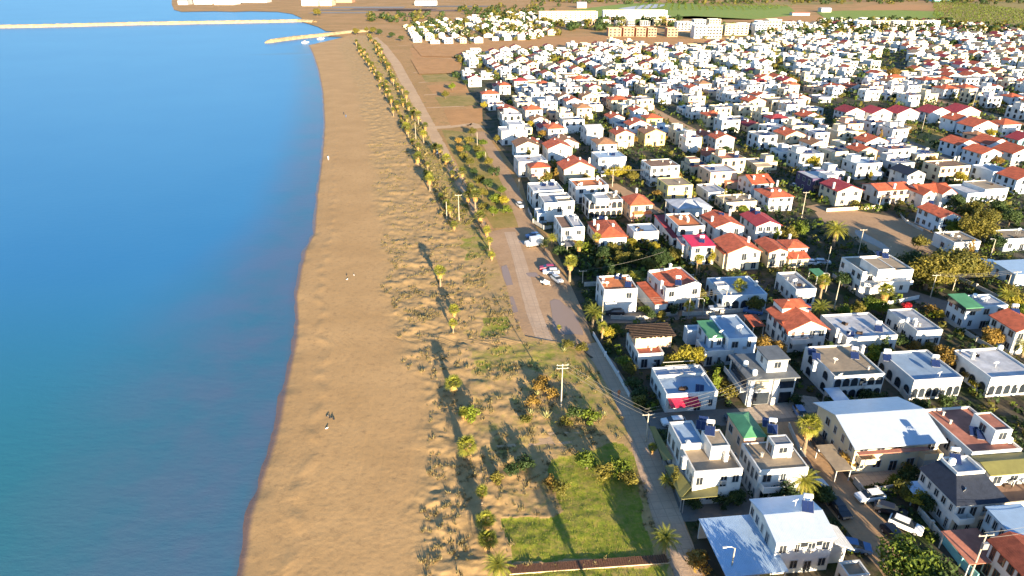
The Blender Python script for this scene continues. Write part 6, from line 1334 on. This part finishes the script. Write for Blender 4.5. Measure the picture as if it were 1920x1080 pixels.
for px, py, c, lb, yaw in [(645,216,'carblack','dark figure of a person far up the beach near the water',1.),(649,221,'carblue','person in blue beside the dark figure far up the beach',-.6),(1160,745,'f_orange','person in orange walking along the tiled path',.1),(616,300,'carwhite','person in white at the water edge far up the beach',.6)]:
    p = G(px, py); o = person_mesh(M[c], None); o.location = (p.x, p.y, .06); o.rotation_euler = (0, 0, yaw); o.scale = (1.05,)*3; tag(o, lb, 'person', None, 'thing')
def gull_mesh(m):
    b = MB(); b.tube([(-.34,0,.24),(-.25,0,.27),(-.08,0,.30),(.08,0,.33),(.17,0,.40),(.22,0,.46),(.27,0,.48),(.31,0,.47),(.40,0,.45)], [.02,.06,.12,.13,.09,.07,.075,.05,.012], 8)
    for s in (-1, 1): b.tube([(.02,.05*s,.22),(.0,.05*s,.12),(.03,.05*s,.0)], [.03,.02,.015], 4)
    return b.fix(b.mesh('gull', m, True))
gw, gd = gull_mesh(M['carwhite']), gull_mesh(M['carblack'])
for px, py, m, lb, yw in [(651,526,gw,'white gull on the open sand, left of the three',.4),(664,518,gw,'white gull on the open sand, right of the three',2.),(650,518,gd,'dark bird just above the white gulls on the sand',1.2),(613,806,gw,'pale gull alone below the dark birds near the water',.3),(614,783,gd,'dark bird, leftmost of the flock near the water',.2),(618,786,gd,'dark bird, second from left of the flock near the water',1.9),(622,786,gd,'dark bird, third from left of the flock near the water',.8),(626,789,gd,'dark bird, rightmost of the flock near the water',2.6)]:
    p = G(px, py); o = put('gull', m, None, (p.x, p.y, .1), yw, .85); tag(o, lb, 'bird', 'birds on the sand', 'thing')
# boats by the jetty
for px, py, lb in [(572,80,'small pale boat moored at the jetty root'),(601,73,'small white boat on the sand below the jetty')]:
    p = G(px, py); b = MB(); st = [(-4,.9,.1),(-2,1.4,-.1),(1,1.5,-.1),(3,1.0,.1),(4.4,.1,.6)]; rg_ = [[(x,-w,1.3+.1*x*.3),(x,-w*.6,z),(x,w*.6,z),(x,w,1.3+.1*x*.3)] for x, w, z in st]
    for s, e in zip(rg_, rg_[1:]):
        for i in range(4): b.face([s[i], s[(i+1) % 4], e[(i+1) % 4], e[i]])
    b.face(rg_[0]); root = thing('boat', lb, 'boat', (p.x, p.y, -.3), .3, 'boats by the jetty'); b.build('hull', M['white'], root); k = MB(); k.box(-1.5, .8, -.7, .7, 1.25, 2.3); k.build('cabin', M['cream'], root)

# houses and trees just below the frame, whose long shadows fall into the picture
for px, py, lm in [(1560,1180,'leaf_dark'),(1460,1210,'leaf_dark'),(1640,1190,'leaf_olive'),(1760,1160,'leaf_dark'),(1340,1190,'leaf_dark'),(1430,1170,'leaf_olive')]:
    tree(G(px, py), 'big', lm, .9, f'below the lower frame edge, {["first","second","third","fourth","fifth","sixth"][[1560,1460,1640,1760,1340,1430].index(px)]} of a line')
# ------------------------------------------------------------------ make every automatic label single its thing out
by = {}
for o, lb, x in AUTO: by.setdefault(lb, []).append((x, o))
taken = {o['label'] for o in bpy.data.objects if 'label' in o.keys()}
for lb, L in by.items():
    L.sort(key=lambda q: q[0]); n = len(L)
    for i, (x, o) in enumerate(L):
        t = lb if n == 1 else (f"{['left','right'][i]} {lb}" if n == 2 else f"{ordinal(i+1)} {lb}, from left")
        w_ = t.split()
        if len(w_) > 16: t = ' '.join(w_).replace(', from left', '').replace('counted ', '').replace('right of the', 'by the').replace('in front of the', 'before the')
        if len(t.split()) > 16: print('LONG', t)
        o['label'] = t
